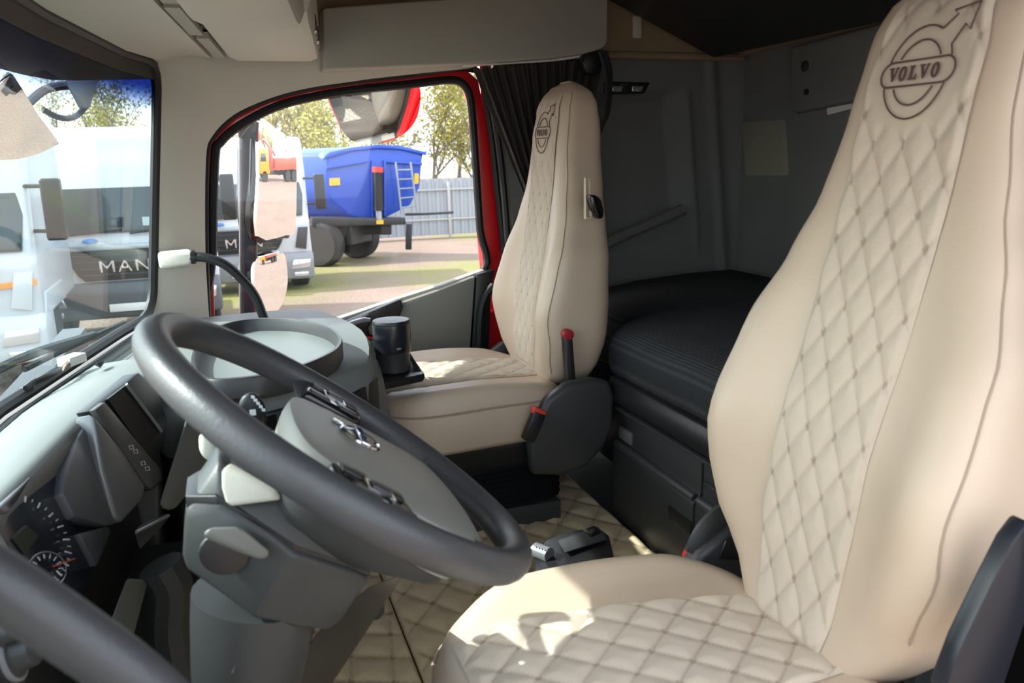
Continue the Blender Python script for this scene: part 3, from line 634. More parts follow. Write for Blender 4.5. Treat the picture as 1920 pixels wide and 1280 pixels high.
# ================================================================== DASHBOARD
dash = thing('dashboard', 'grey dashboard with instrument cluster under the windshield', 'dashboard', (-0.1, 1.4, 0.0))
HE = [(0.30, -0.19, 0.59), (0.60, -0.25, 0.60), (0.98, -0.256, 0.60), (1.264, -0.217, 0.60), (1.56, -0.148, 0.59), (1.72, -0.115, 0.575)]
def he(y): return V(lin([(p[0], p[1]) for p in HE], y), y, lin([(p[0], p[2]) for p in HE], y))
rings = []
for i in range(41):
    y = 0.30+1.42*i/40; e = he(y); bp_ = V(lin(WB, y)+0.012, y, ZB-0.012)
    if y > 0.9:                                                   # the base line follows the glass further along
        bp_ = V(lin(WB, min(2.40, y*1.25-0.225))+0.012, min(2.40, y*1.25-0.225), ZB-0.012)
    m_ = bp_.lerp(e, 0.5)+V(0, 0, 0.008)
    rings.append([bp_+V(-0.02, 0, -0.03), bp_, m_, e+V(-0.012, 0, 0.003), e+V(0, 0, -0.002), e+V(0.004, 0, -0.012), e+V(0.002, 0, -0.026), e+V(-0.02, 0, -0.032), m_+V(0, 0, -0.06)])
obj('top_panel', loft(rings), DTOP, dash, 50)
lip = [[he(0.3+1.42*i/40)+V(x, 0, z) for x, z in ((0.0, -0.003), (0.0065, -0.014), (0.004, -0.034), (-0.02, -0.04), (-0.02, -0.02))] for i in range(41)]
obj('hood_lip', loft(lip), mat('taupe_dash_lip', (0.10, 0.098, 0.09), 0.5, spec=0.4, bump=0.15, bscale=600), dash, 50)
obj('demister_slot', tube([V(lin(WB, y)+0.035, y, ZB-0.003) for y in [1.35+1.0*k/24 for k in range(25)]], 0.004, 6), BLK, dash)
# lower body
obj('cowl_plate', grid(lambda u, v: V(lin(WB, 0.3+2.12*u)-0.03+0.10*v, 0.3+2.12*u, ZB-0.018-0.004*v), 40, 3, thick=(0, 0, -0.05)), DTOP, dash, 50)
obj('lower_body', hull([V(-0.36, 0.3, 0.0), V(-0.30, 1.5, 0.0), V(-0.36, 1.5, 0.5), V(-0.36, 0.3, 0.5), V(-0.30, 0.3, 0.53), V(-0.30, 1.0, 0.53), V(-0.28, 1.25, 0.53), V(-0.21, 1.58, 0.52), V(-0.28, 0.3, 0.28), V(-0.27, 1.1, 0.28), V(-0.19, 1.58, 0.28), V(-0.28, 0.3, 0.0), V(-0.24, 1.58, 0.0)], 0.01), BLK, dash)
# cluster plane A, centre plane B
hA = V(0.10, 1, 0).normalized(); dA = V(0.055, 0, -0.25); nA = hA.cross(dA).normalized(); PA = V(-0.245, 1.0, 0.575)
hB = V(0.40, 1, 0).normalized(); dB = V(0.045, 0, -0.25); nB = hB.cross(dB).normalized(); PB = V(-0.195, 1.25, 0.57)
if nA.x < 0: nA = -nA
if nB.x < 0: nB = -nB
def A(px, o=0.0): return [onp(x, y, PA+nA*o, nA) for x, y in px]
def B(px, o=0.0): return [onp(x, y, PB+nB*o, nB) for x, y in px]
cl = obj('cluster', prism(A([(-90, 1035), (0, 948), (168, 781), (121, 880), (114, 925), (128, 965), (150, 1000), (180, 1060), (145, 1165), (40, 1115), (-90, 1085)]), -nA*0.02, 0.002), mat('cluster_glass', (0.010, 0.013, 0.020), 0.16, spec=0.6), dash)
dialw = mat('dial_white', (0.55, 0.57, 0.60), 0.5); dialr = mat('dial_red', (0.5, 0.02, 0.02), 0.5)
def ell(cx, cy, rx, ry, rot, a_): c_, s_ = math.cos(R(rot)), math.sin(R(rot)); x, y = rx*math.cos(R(a_)), ry*math.sin(R(a_)); return (cx+x*c_-y*s_, cy+x*s_+y*c_)
for a_ in range(-120, 61, 9):                                     # speed dial ticks
    big = (a_ % 18 == 6 or a_ % 18 == -12); e0, e1 = ell(45, 1010, 98, 72, 40, a_), ell(45, 1010, 86 if big else 92, 63 if big else 67, 40, a_)
    obj('tick', tube(A([e0, e1], 0.002), 0.0011 if big else 0.0006, 5), dialw, cl)
for a_ in range(-150, 91, 24):
    e0, e1 = ell(88, 1068, 30, 30, 0, a_), ell(88, 1068, 22, 22, 0, a_); obj('tick', tube(A([e0, e1], 0.002), 0.0007, 5), dialw, cl)
obj('dial_ring', tube(A([ell(88, 1068, 36, 34, 0, k*15) for k in range(24)], 0.0015), 0.0008, 5, True), SILV, cl)
obj('needle', tube(A([(100, 1062), (140, 1047)], 0.003), 0.0009, 5), dialr, cl)
obj('needle', tube(A([(78, 1100), (104, 1112)], 0.003), 0.0012, 5), dialr, cl)
obj('display', prism(A([(22, 1010), (48, 985), (72, 1005), (45, 1040)], 0.001), nA*0.001), mat('lcd_green_grey', (0.02, 0.026, 0.02), 0.25), cl)
obj('cluster_rim', tube(smooth_path(A([(-40, 965), (-2, 1020), (14, 1058), (36, 1090), (60, 1112)], 0.004), 4), 0.006, 8), SILV, dash)
obj('cluster_fin', prism(A([(170, 779), (184, 860), (206, 940), (217, 981), (203, 985), (142, 968), (120, 925), (124, 880), (140, 835)], 0.012), -nA*0.02, 0.003), mat('blue_grey_fin', (0.075, 0.08, 0.092), 0.4), dash)
obj('cluster_wedge', prism(A([(150, 999), (202, 986), (209, 996), (182, 1060)], 0.008), -nA*0.02, 0.002), mat('dark_fin', (0.05, 0.053, 0.062), 0.35), dash)
obj('centre_fin', prism(B([(174, 774), (228, 838), (276, 912), (266, 940), (230, 980), (217, 975), (192, 880)], 0.004), -nB*0.03, 0.006, 3), mat('silver_grey_fin', (0.17, 0.175, 0.185), 0.28, metal=0.3), dash)
cs = obj('centre_stack', prism(B([(176, 768), (262, 697), (300, 738), (316, 790), (302, 850), (312, 900), (284, 920)], -0.004), -nB*0.03, 0.004), BLK, dash)
obj('switch_strip', prism(B([(178, 768), (197, 753), (302, 880), (306, 900), (284, 917), (272, 905)], 0.002), -nB*0.01, 0.002), mat('strip_grey', (0.075, 0.075, 0.072), 0.4), cs)
obj('screen', prism(B([(202, 748), (236, 722), (302, 808), (268, 842)], 0.0), -nB*0.004), mat('dark_screen', (0.008, 0.008, 0.009), 0.35, spec=0.25), cs)
obj('screen_edge', tube(B([(237, 720), (303, 808)], 0.003), 0.0026, 6), mat('dim_metal', (0.28, 0.28, 0.29), 0.35, metal=0.5), cs)
for x, y in ((246, 838), (254, 846), (268, 868), (276, 878)):
    obj('icon', tube(B([(x-4, y-2), (x+3, y-4), (x+5, y+3), (x-2, y+4)], 0.0025), 0.0005, 4, True), dialw, cs)
# grey flank that runs down from the stack, ashtray edge, upright grey lever
obj('console_flank', hull([p for o in (0.02, -0.03) for p in B([(352, 775), (395, 800), (396, 868), (325, 958), (296, 953), (335, 850)], o)], 0.01), MGREY, dash)
obj('tray_edge', hull([p for o in (0.03, 0.0) for p in B([(252, 996), (262, 984), (312, 962), (318, 968), (300, 990), (262, 1030)], o)], 0.004), CHAR, dash)
obj('tray_edge_trim', tube(B([(256, 997), (316, 966)], 0.034), 0.0025, 6), SILV, dash)
obj('grey_upright', hull([p for o in (0.05, 0.01) for p in A([(238, 1084), (270, 1086), (276, 1094), (240, 1230), (190, 1210)], o)], 0.006), MGREY, dash)
obj('knee_panel', hull([V(-0.215, 0.75, 0.25), V(-0.17, 1.2, 0.26), V(-0.10, 1.5, 0.30), V(-0.24, 0.75, 0.0), V(-0.16, 1.5, 0.0), V(-0.3, 0.75, 0.25), V(-0.3, 1.5, 0.30)], 0.01), CHAR, dash)
obj('duct', tube(smooth_path([at(300, 1060, 'y', 1.15), at(320, 1100, 'y', 1.15), at(318, 1180, 'y', 1.15), at(340, 1290, 'y', 1.15)], 5), 0.03, 10), DGREY, dash)
# light switch pod low on the left
pod = obj('light_switch_panel', hull([p for o in (0.06, 0.02) for p in A([(-60, 1180), (30, 1170), (60, 1215), (40, 1300), (-60, 1300)], o)], 0.006), BLK, dash)
for x, y, r_ in ((22, 1226, 0.017), (-6, 1190, 0.010)):
    kp = onp(x, y, PA+nA*0.06, nA); obj('rotary_knob', lathe([(r_*1.25, 0), (r_*1.25, 0.004), (r_, 0.005), (r_*0.9, 0.018), (r_*0.6, 0.020)], kp, nA, 20), CHAR, pod); obj('knob_ring', lathe([(r_*1.4, -0.001), (r_*1.4, 0.003), (r_*1.2, 0.004)], kp, nA, 20), SILV, pod)

# passenger half of the dash
TZ = 0.525
plan_ = [V(-0.21, 2.42, 0), V(-0.05, 2.50, 0), V(0.20, 2.50, 0), V(0.27, 2.36, 0), V(0.315, 2.1, 0), V(0.285, 1.80, 0), V(0.225, 1.70, 0), V(0.05, 1.60, 0), V(-0.115, 1.56, 0), V(-0.16, 1.62, 0), V(-0.23, 1.9, 0), V(-0.25, 2.15, 0)]
cen = sum(plan_, V(0, 0, 0))/len(plan_)
def pr(f, z): return [cen+(p-cen)*f+V(0, 0, z) for p in smooth_path(plan_, 3, True)]
obj('passenger_top', loft([pr(0.97, TZ-0.10), pr(1.0, TZ-0.085), pr(1.0, TZ-0.03), pr(0.985, TZ-0.010), pr(0.96, TZ), pr(0.6, TZ+0.003), pr(0.2, TZ+0.003)]), DTOP, dash, 50)
obj('passenger_body', loft([pr(0.80, 0.10), pr(0.90, 0.25), pr(0.955, TZ-0.102)]), DGREY, dash, 50)
obj('side_cheek', hull([V(0.27, 1.76, TZ-0.05), V(0.30, 1.79, TZ-0.05), V(0.315, 1.93, TZ-0.04), V(0.27, 1.78, 0.28), V(0.33, 1.80, 0.26), V(0.335, 1.95, 0.26), V(0.29, 1.95, TZ-0.04)], 0.006), MGREY, dash)
obj('storage_opening', hull([V(0.21, 1.672, 0.40), V(0.285, 1.762, 0.40), V(0.21, 1.672, 0.475), V(0.285, 1.765, 0.485), V(0.19, 1.72, 0.40), V(0.26, 1.80, 0.40), V(0.19, 1.72, 0.475), V(0.26, 1.80, 0.485)], 0.003), BLK, dash)
obj('passenger_kick_panel', hull([V(x, y, z) for x, y, z in ((-0.39, 1.56, 0), (-0.39, 2.43, 0), (-0.20, 1.56, 0), (-0.20, 2.43, 0), (-0.38, 1.6, 0.46), (-0.30, 2.40, 0.46), (-0.15, 1.6, 0.42), (-0.15, 2.40, 0.42))], 0.01), CHAR, dash)
# row of dark switches on the near face
fa, fb = V(0.02, 1.575, 0.462), V(0.205, 1.672, 0.462)
fd = (fb-fa).normalized(); fn_ = V(fd.y, -fd.x, 0)
if fn_.y > 0: fn_ = -fn_
sw = obj('switch_panel', obox((fa+fb)*0.5+fn_*0.004, fd*((fb-fa).length/2), fn_*0.006, V(0, 0, 0.026), 0.003), BLK, dash)
for k in range(5):
    c_ = fa+fd*((fb-fa).length*(k+0.5)/5)+fn_*0.011
    s_ = obj('switch', obox(c_, fd*0.017, fn_*0.003, V(0, 0, 0.021), 0.002), GLB, sw); obj('switch_mark', obox(c_+fn_*0.0035-V(0, 0, 0.009), fd*0.007, fn_*0.0004, V(0, 0, 0.0012)), dialw, s_)
# tray with raised rim on top
TR = [(358, 668), (372, 640), (400, 615), (440, 601), (490, 596), (560, 598), (615, 611), (640, 630), (637, 650), (610, 668), (560, 688), (500, 703), (440, 711), (390, 712), (363, 695)]
TRp = smooth_path([at(x, y, 'z', 0.575) for x, y in TR], 4, True); tcn = sum(TRp, V(0, 0, 0))/len(TRp)
def tr(f, z): return [V(tcn.x+(p.x-tcn.x)*f, tcn.y+(p.y-tcn.y)*f, z) for p in TRp]
obj('tray', loft([tr(0.965, 0.53), tr(1.0, 0.54), tr(1.0, 0.572), tr(0.99, 0.576), tr(0.955, 0.576), tr(0.945, 0.570), tr(0.93, 0.545)]), CHAR, dash, 40)
obj('tray_floor', loft([tr(0.94, 0.540), tr(0.94, 0.547), tr(0.5, 0.547), tr(0.1, 0.547)]), mat('tray_grey', (0.17, 0.19, 0.185), 0.45, bump=0.1), dash, 40)
# cup holder bracket
obj('cup_bracket', hull([V(0.30, 1.86, 0.425), V(0.415, 1.90, 0.425), V(0.425, 2.06, 0.425), V(0.30, 2.10, 0.425), V(0.30, 1.86, 0.445), V(0.42, 1.90, 0.445), V(0.43, 2.06, 0.445), V(0.30, 2.10, 0.445)], 0.006), BLK, dash)
obj('cup_bracket_side', hull([V(0.422, 1.90, 0.43), V(0.43, 2.08, 0.43), V(0.385, 2.03, 0.52), V(0.39, 2.08, 0.52), V(0.408, 1.93, 0.43), V(0.415, 2.08, 0.43)], 0.004), CHAR, dash)

# ---- loose things on and by the dash
cup = thing('cup_ashtray', 'black lidded cup ashtray standing in the cup bracket', 'ashtray', (0.355, 1.955, 0.446))
cx, cy = 0.355, 1.955
obj('cup', lathe([(0.036, 0.446), (0.040, 0.45), (0.041, 0.492), (0.0425, 0.495)], (cx, cy, 0), seg=32), CHAR, cup)
obj('cover', lathe([(0.043, 0.495), (0.0445, 0.499), (0.0455, 0.556), (0.0445, 0.563)], (cx, cy, 0), seg=32), mat('blue_black_plastic', (0.016, 0.018, 0.023), 0.25), cup)
obj('lid', lathe([(0.0448, 0.5632), (0.0452, 0.568), (0.043, 0.572), (0.02, 0.5735), (0.001, 0.5735)], (cx, cy, 0), seg=32), BLK, cup)
obj('thumb_notch', obox((cx+0.01, cy-0.0435, 0.506), V(0.01, 0, 0), V(0, 0.003, 0), V(0, 0, 0.006), 0.001), GLB, cup)
wire = thing('loose_connector', 'white wire plug with taped cable lying at the windshield base', 'connector', at(100, 690, 'z', 0.56))
obj('plug', obox(at(135, 674, 'z', 0.575), V(0.012, 0.022, 0), V(0.013, -0.007, 0), V(0, 0, 0.009), 0.002), WHT, wire)
obj('cable', tube(smooth_path([at(48, 728, 'z', 0.566), at(65, 716, 'z', 0.57), at(95, 705, 'z', 0.572), at(118, 692, 'z', 0.572), at(130, 680, 'z', 0.572)], 5), 0.0055, 7), BLK, wire)
obj('grommet', lathe([(0.012, 0), (0.012, 0.006), (0.008, 0.009)], at(52, 732, 'z', 0.556), (0, 0, 1), 14), BLK, wire)
for k in range(3): obj('wire', tube(smooth_path([at(118, 691+k*2, 'z', 0.576), at(122+k, 684, 'z', 0.577), at(130+k, 678, 'z', 0.576)], 4), 0.0012, 5), mat('wire_%d' % k, [(0.6, 0.2, 0.1), (0.6, 0.55, 0.5), (0.5, 0.4, 0.1)][k], 0.5), wire)
tag(obj('sensor_stub', hull([at(x, y, 'z', z) for x, y, z in ((176, 684, 0.572), (200, 676, 0.572), (188, 690, 0.572), (182, 680, 0.584), (196, 676, 0.582))], 0.001), BLK), 'small black sensor stub on the dash top', 'sensor')

# ---- grab handles
gh = thing('grab_handle', 'black curved grab handle on the passenger A-pillar', 'handle', at(330, 500, 'y', 2.4), 'cab grab handles')
obj('mount', hull([at(295, 472, 'y', 2.40), at(355, 466, 'y', 2.36), at(365, 478, 'y', 2.35), at(358, 495, 'y', 2.36), at(300, 505, 'y', 2.40), at(295, 472, 'y', 2.47), at(365, 470, 'y', 2.49), at(360, 500, 'y', 2.49), at(298, 505, 'y', 2.47)], 0.012, 3), CREAM, gh)
obj('bar', tube(smooth_path([at(358, 482, 'y', 2.37), at(385, 483, 'y', 2.36), at(420, 495, 'y', 2.35), at(452, 522, 'y', 2.35), at(478, 555, 'y', 2.35), at(496, 600, 'y', 2.35)], 6), 0.0125, 10), RUB, gh)
obj('collar', lathe([(0.018, -0.006), (0.018, 0.006)], at(362, 482, 'y', 2.37), (1, 0, 0), 14), BLK, gh)
gh = thing('grab_handle', 'grey leather grab handle by the driver door, lower left corner', 'handle', at(60, 1200, 'y', 0.45), 'cab grab handles')
obj('bar', tube(smooth_path([at(-140, 1010, 'y', 0.43), at(-40, 1072, 'y', 0.43), at(60, 1135, 'y', 0.43), at(150, 1197, 'y', 0.43), at(240, 1262, 'y', 0.43), at(320, 1335, 'y', 0.43), at(370, 1420, 'y', 0.43)], 6), 0.0155, 12), WHEEL, gh)
obj('mount', hull([at(-140, 1010, 'y', 0.43)+V(dx, dy, dz) for dx in (-0.03, 0.010) for dy in (-0.15, 0.005) for dz in (-0.018, 0.018)], 0.01), CREAM, gh)

# ================================================================== STEERING COLUMN AND WHEEL
WC = V(0.0948, 0.8293, 0.6669); WT_ = R(37.1)
wa = V(math.sin(WT_), 0, math.cos(WT_)); wb = V(-math.cos(WT_), 0, math.sin(WT_)); wr = V(0, 1, 0)
def W(y, b_, h=0.0): return WC+wr*y+wb*b_+wa*h
col_ = thing('steering_column', 'dark grey steering column shroud with tilt lever', 'steering column', (0.0, 0.83, 0.0))
def sym(pts_): return pts_+[V(p.x, 1.6586-p.y, p.z) for p in pts_]
seamp = [at(350, 955, 'y', 0.80), at(408, 955, 'y', 0.775), at(552, 1040, 'y', 0.757), at(696, 1084, 'y', 0.775)]
obj('housing', hull(sym([at(346, 975, 'y', 0.80), at(412, 862, 'y', 0.80), at(342, 1043, 'y', 0.80), at(350, 1068, 'y', 0.80)]+seamp+[at(478, 1161, 'y', 0.767), at(560, 1178, 'y', 0.772), at(617, 1183, 'y', 0.785), at(640, 1165, 'y', 0.787)]), 0.010, 3), DGREY, col_)
obj('cowl', hull(sym([at(416, 880, 'y', 0.795), at(428, 938, 'y', 0.772), at(480, 975, 'y', 0.762), at(556, 1026, 'y', 0.755), at(700, 1074, 'y', 0.773), at(745, 1060, 'y', 0.79)])+[W(0.055*math.cos(k*math.pi/4), 0.055*math.sin(k*math.pi/4), -0.045) for k in range(8)], 0.006), DGREY, col_)
obj('sunlit_shroud', hull([at(x, y, 'y', d_) for x, y, d_ in ((414, 876, 0.775), (432, 866, 0.79), (520, 918, 0.765), (532, 936, 0.755), (424, 950, 0.758), (414, 915, 0.766), (450, 890, 0.83), (500, 930, 0.83))], 0.008, 3), CREAM2, col_)  # pale shroud top; its cream also carries the white sunlit patch
obj('cowl_gap', hull(sym([p+V(0, 0.004, 0.0) for p in seamp]+[p+V(0, 0.004, 0.012) for p in seamp]), 0.001), BLK, col_)
T0, T1 = at(482, 1110, 'y', 0.83), at(455, 1345, 'y', 0.83)
obj('boot', lathe([(0.064, 0), (0.062, 0.03), (0.055, (T1-T0).length*0.7), (0.050, (T1-T0).length*0.80), (0.056, (T1-T0).length*0.82), (0.052, (T1-T0).length*0.9), (0.05, (T1-T0).length+0.26)], T0, T1-T0, 28), DGREY, col_)
obj('boot_seam', tube([at(466, 1185, 'y', 0.772), at(436, 1262, 'y', 0.774)], 0.0012, 5), CHAR, col_)
kb = obj('lever_recess', prism([at(420+48*math.cos(k*math.pi/9), 1034+40*math.sin(k*math.pi/9), 'y', 0.7715) for k in range(18)], (0, -0.006, 0), 0.002), BLK, col_)
obj('tilt_lever', hull([at(x, y, 'y', 0.742) for x, y in ((378, 1002), (392, 988), (446, 986), (462, 994), (510, 1034), (496, 1052), (446, 1030))]+[at(x, y, 'y', 0.768) for x, y in ((380, 1006), (396, 992), (450, 994), (500, 1040), (440, 1034))], 0.005, 3), MGREY, col_)
obj('under_cover', hull([at(600, 1175, 'y', 0.80), at(696, 1095, 'y', 0.80), at(765, 1070, 'y', 0.90), at(690, 1178, 'y', 0.93), at(688, 1130, 'y', 0.97), at(555, 1300, 'y', 0.93), at(555, 1240, 'y', 0.82), at(620, 1290, 'y', 1.0), at(600, 1210, 'y', 1.0)], 0.008), BLK, col_)
obj('cable_box', hull([at(x, y, 'y', d) for x, y in ((690, 1105), (724, 1098), (722, 1150), (708, 1163), (686, 1160)) for d in (0.93, 1.0)], 0.004), BLK, col_)
# stalk on the right side of the column
obj('stalk_arm', tube(smooth_path([V(0.02, 0.88, 0.60), V(0.01, 0.95, 0.63), at(470, 790, 'y', 1.03)], 5), 0.008, 8), CHAR, col_)
shd = obj('stalk_head', hull([at(x, y, 'y', d) for d in (1.0, 1.035) for x, y in ((446, 760), (455, 740), (476, 733), (495, 752), (502, 778), (488, 808), (464, 800))], 0.008, 3), BLK, col_)
for k in range(5): obj('stalk_mark', obox(at(474+k*5, 744+k*6, 'y', 0.998), V(0.002, 0, -0.0005), V(0, 0.0005, 0), V(0, 0, 0.0018)), dialw, shd)
obj('stalk_mark', obox(at(474, 773, 'y', 0.998), V(0.0035, 0, 0), V(0, 0.0005, 0), V(0, 0, 0.0035)), dialw, shd)
obj('stalk_base', hull([at(x, y, 'y', d) for d in (0.93, 1.0) for x, y in ((372, 812), (398, 806), (412, 850), (396, 868), (374, 850))], 0.008), CREAM, col_)

sw_ = thing('steering_wheel', 'dark grey leather steering wheel with light grey centre pad', 'steering wheel', tuple(WC))
RC, RT = 0.210, 0.0165
rings = []
for k in range(96):
    th = 2*math.pi*k/96; cdir = wr*math.cos(th)+wb*math.sin(th)
    rings.append([WC+cdir*(RC+RT*1.0*math.cos(2*math.pi*j/16))+wa*(RT*1.08*math.sin(2*math.pi*j/16)) for j in range(16)])
obj('rim', loft(rings, closed=True), WHEEL, sw_)
# centre pad: domed
half = [(0, 0.062), (0.06, 0.058), (0.098, 0.042), (0.114, 0.0), (0.122, -0.05), (0.126, -0.10), (0.118, -0.135), (0.07, -0.150), (0, -0.155)]
full = half+[(-y, b_) for y, b_ in half[-2:0:-1]]
full = [(p.x, p.y) for p in smooth_path([V(y, b_, 0) for y, b_ in full], 3, True)]
def padh(f): return 0.001+0.010*(1-f*f)
obj('centre_pad', loft([[W(y*0.93, b_*0.93-0.003, -0.045) for y, b_ in full], [W(y*0.98, b_*0.98, -0.022) for y, b_ in full], [W(y, b_, -0.014) for y, b_ in full], [W(y, b_, -0.006) for y, b_ in full], [W(y*0.985, b_*0.985, 0.0) for y, b_ in full]]+[[W(y*f, b_*f-0.03*(1-f), padh(f)) for y, b_ in full] for f in (0.95, 0.85, 0.7, 0.5, 0.3, 0.1)]), mat('pad_grey', (0.215, 0.215, 0.195), 0.42, spec=0.45, bump=0.12, bscale=500), sw_, 40)
obj('hub_shell', loft([[W(y*0.5, b_*0.5, -0.09) for y, b_ in full], [W(y*0.85, b_*0.85-0.004, -0.06) for y, b_ in full], [W(y*0.92, b_*0.92-0.003, -0.046) for y, b_ in full]]), CHAR, sw_, 40)
for s in (-1, 1):
    obj('side_spoke', loft([[W(s*(0.085+0.125*f), 0.038*(1+0.45*f*f)*math.cos(a_)-0.010-0.012*math.sin(math.pi*f)*0, (0.015-0.004*f)*math.sin(a_)-0.014*(1-f*f)) for a_ in [2*math.pi*k/16 for k in range(16)]] for f in (0, 0.2, 0.4, 0.6, 0.8, 0.9, 1.0)]), WHEEL, sw_, 60)
    obj('lower_spoke', loft([[W(s*(0.095+0.052*f)+s*0.017*math.cos(a_)*0.75, -0.118-0.032*f+0.017*math.cos(a_)*0.66*-1, 0.011*math.sin(a_)-0.014*(1-f)) for a_ in [2*math.pi*k/14 for k in range(14)]] for f in (0, 0.25, 0.5, 0.75, 1.0)]), WHEEL, sw_, 60)
    bp_ = obj('button_pod', hull([W(s*y, b_, h) for h in (-0.02, 0.007) for y, b_ in ((0.116, 0.036), (0.160, 0.030), (0.184, 0.014), (0.184, -0.036), (0.168, -0.050), (0.126, -0.042))], 0.006, 3), GLB, sw_)
    for y, b_ in ((0.130, 0.016), (0.132, -0.022), (0.173, 0.008), (0.173, -0.028)):
        obj('button', obox(W(s*y, b_, 0.0075), wr*0.009, wb*0.013, wa*0.002, 0.0015), BLK, bp_)
    obj('toggle', obox(W(s*0.152, -0.005, 0.010), wr*0.008, wb*0.010, wa*0.004, 0.002), CHAR, bp_)
    obj('toggle_frame', ring_prism([W(s*0.152+y, -0.005+b_, 0.007) for y, b_ in ((-0.011, -0.014), (0.011, -0.014), (0.011, 0.014), (-0.011, 0.014))], [W(s*0.152+y, -0.005+b_, 0.007) for y, b_ in ((-0.009, -0.012), (0.009, -0.012), (0.009, 0.012), (-0.009, 0.012))], wa*0.004), CHROME, bp_)
# emblem on the pad: oval ring with name bar
def padp(y, b_, lift=0.0):
    f = min(1, math.hypot(y/0.115, (b_+0.03)/0.10)); return W(y, b_, padh(f)+lift)
bg = obj('badge', tube([padp(0.024*math.cos(k*math.pi/16), -0.012+0.021*math.sin(k*math.pi/16), 0.002) for k in range(32)], 0.0026, 8, True), CHROME, sw_)
obj('badge_plate', loft([[padp(f*0.022*math.cos(k*math.pi/12), -0.012+f*0.019*math.sin(k*math.pi/12), 0.0015) for k in range(24)] for f in (1, 0.5, 0.05)], cap=True), SILV, bg)
obj('badge_bar', obox(padp(0, -0.012, 0.004), wr*0.030, wb*0.0052, wa*0.0015, 0.001), CHROME, bg)
obj('badge_arrow', hull([padp(y, b_, l) for l in (0.001, 0.004) for y, b_ in ((0.016, 0.005), (0.030, 0.016), (0.020, 0.017), (0.029, 0.006))], 0.0005), CHROME, bg)
bm = bmesh.new()
def bl(pl, ox):
    for (x0, z0), (x1, z1) in zip(pl, pl[1:]):
        tube([padp(ox+x0*0.007, -0.0155+z0*0.007, 0.0058), padp(ox+x1*0.007, -0.0155+z1*0.007, 0.0058)], 0.0007, 5, bm=bm)
VV, LL, OO = [(0, 1), (0.45, 0), (0.9, 1)], [(0.1, 1), (0.1, 0), (0.8, 0)], [(0.45+0.4*math.cos(k*math.pi/6), 0.5+0.5*math.sin(k*math.pi/6)) for k in range(13)]
for g_, o_ in ((VV, -0.0235), (OO, -0.0135), (LL, -0.0035), (VV, 0.0050), (OO, 0.0150)): bl(g_, o_)
obj('badge_lettering', bm, mat('badge_blue', (0.01, 0.02, 0.06), 0.3), bg)

# ================================================================== GEAR SELECTOR UNIT, DRIVER ARMREST
gs = thing('gear_selector', 'black gear selector console on a post between the seats', 'gear selector', (0.58, 1.36, 0.0))
obj('post', hull([V(0.50+dx, 1.30+dy, z) for dx in (0, 0.10) for dy in (0, 0.09) for z in (0.013, 0.16)], 0.01), BLK, gs)
gt = [at(1003, 1038, 'z', 0.225), at(1022, 1012, 'z', 0.232), at(1050, 999, 'z', 0.235), at(1120, 985, 'z', 0.235), at(1142, 1002, 'z', 0.235), at(1150, 1035, 'z', 0.232), at(1150, 1075, 'z', 0.23), at(1040, 1100, 'z', 0.225), at(1000, 1085, 'z', 0.215)]
obj('housing', hull(gt+[V(p.x*0.97+0.017, p.y*0.97+0.04, 0.15) for p in gt], 0.012, 3), BLK, gs)
obj('top_plate', prism([p+V(0, 0, 0.002) for p in (at(1046, 1018, 'z', 0.235), at(1110, 994, 'z', 0.235), at(1128, 998, 'z', 0.235), at(1138, 1015, 'z', 0.235), at(1060, 1040, 'z', 0.235))], (0, 0, 0.004), 0.002), CHAR, gs)
obj('cap', prism([p+V(0, 0, 0.005) for p in (at(1093, 1000, 'z', 0.235), at(1114, 992, 'z', 0.235), at(1127, 1004, 'z', 0.235), at(1108, 1012, 'z', 0.235))], (0, 0, 0.003), 0.001), GLB, gs)
r0, r1 = at(1003, 1030, 'z', 0.236), at(1030, 1040, 'z', 0.236)
ro = obj('roller', tube([r0, r0.lerp(r1, 0.5), r1], 0.014, 14), SILV, gs)
for k in range(5): obj('rib', tube([r0.lerp(r1, 0.1+0.2*k)+V(0.006, 0.012, 0.011), r0.lerp(r1, 0.1+0.2*k)+V(-0.004, -0.012, 0.011)], 0.0016, 5), CHAR, ro)

ar = [at(1312, 1040, 'y', 1.06), at(1330, 1002, 'y', 1.06), at(1358, 975, 'y', 1.06), at(1385, 963, 'y', 1.06), at(1410, 962, 'y', 1.06)]
obj('armrest_shell', tube(smooth_path(ar, 5), 0.012, 10, rx=0.03), DGREY, seatD)
obj('side_shield', prism(pick([(1930, 975), (1900, 1015), (1862, 1090), (1806, 1205), (1770, 1300), (1880, 1300), (1930, 1150)], 'y', 0.525), (0, 0.02, 0), 0.004), mat('blue_black_shield', (0.012, 0.014, 0.02), 0.35), seatD)
obj('recliner_mechanism', hull([at(x, y, 'y', d) for d in (1.03, 1.07) for x, y in ((1345, 1050), (1360, 1010), (1395, 990), (1420, 1010), (1420, 1055))], 0.006), BLK, seatD)

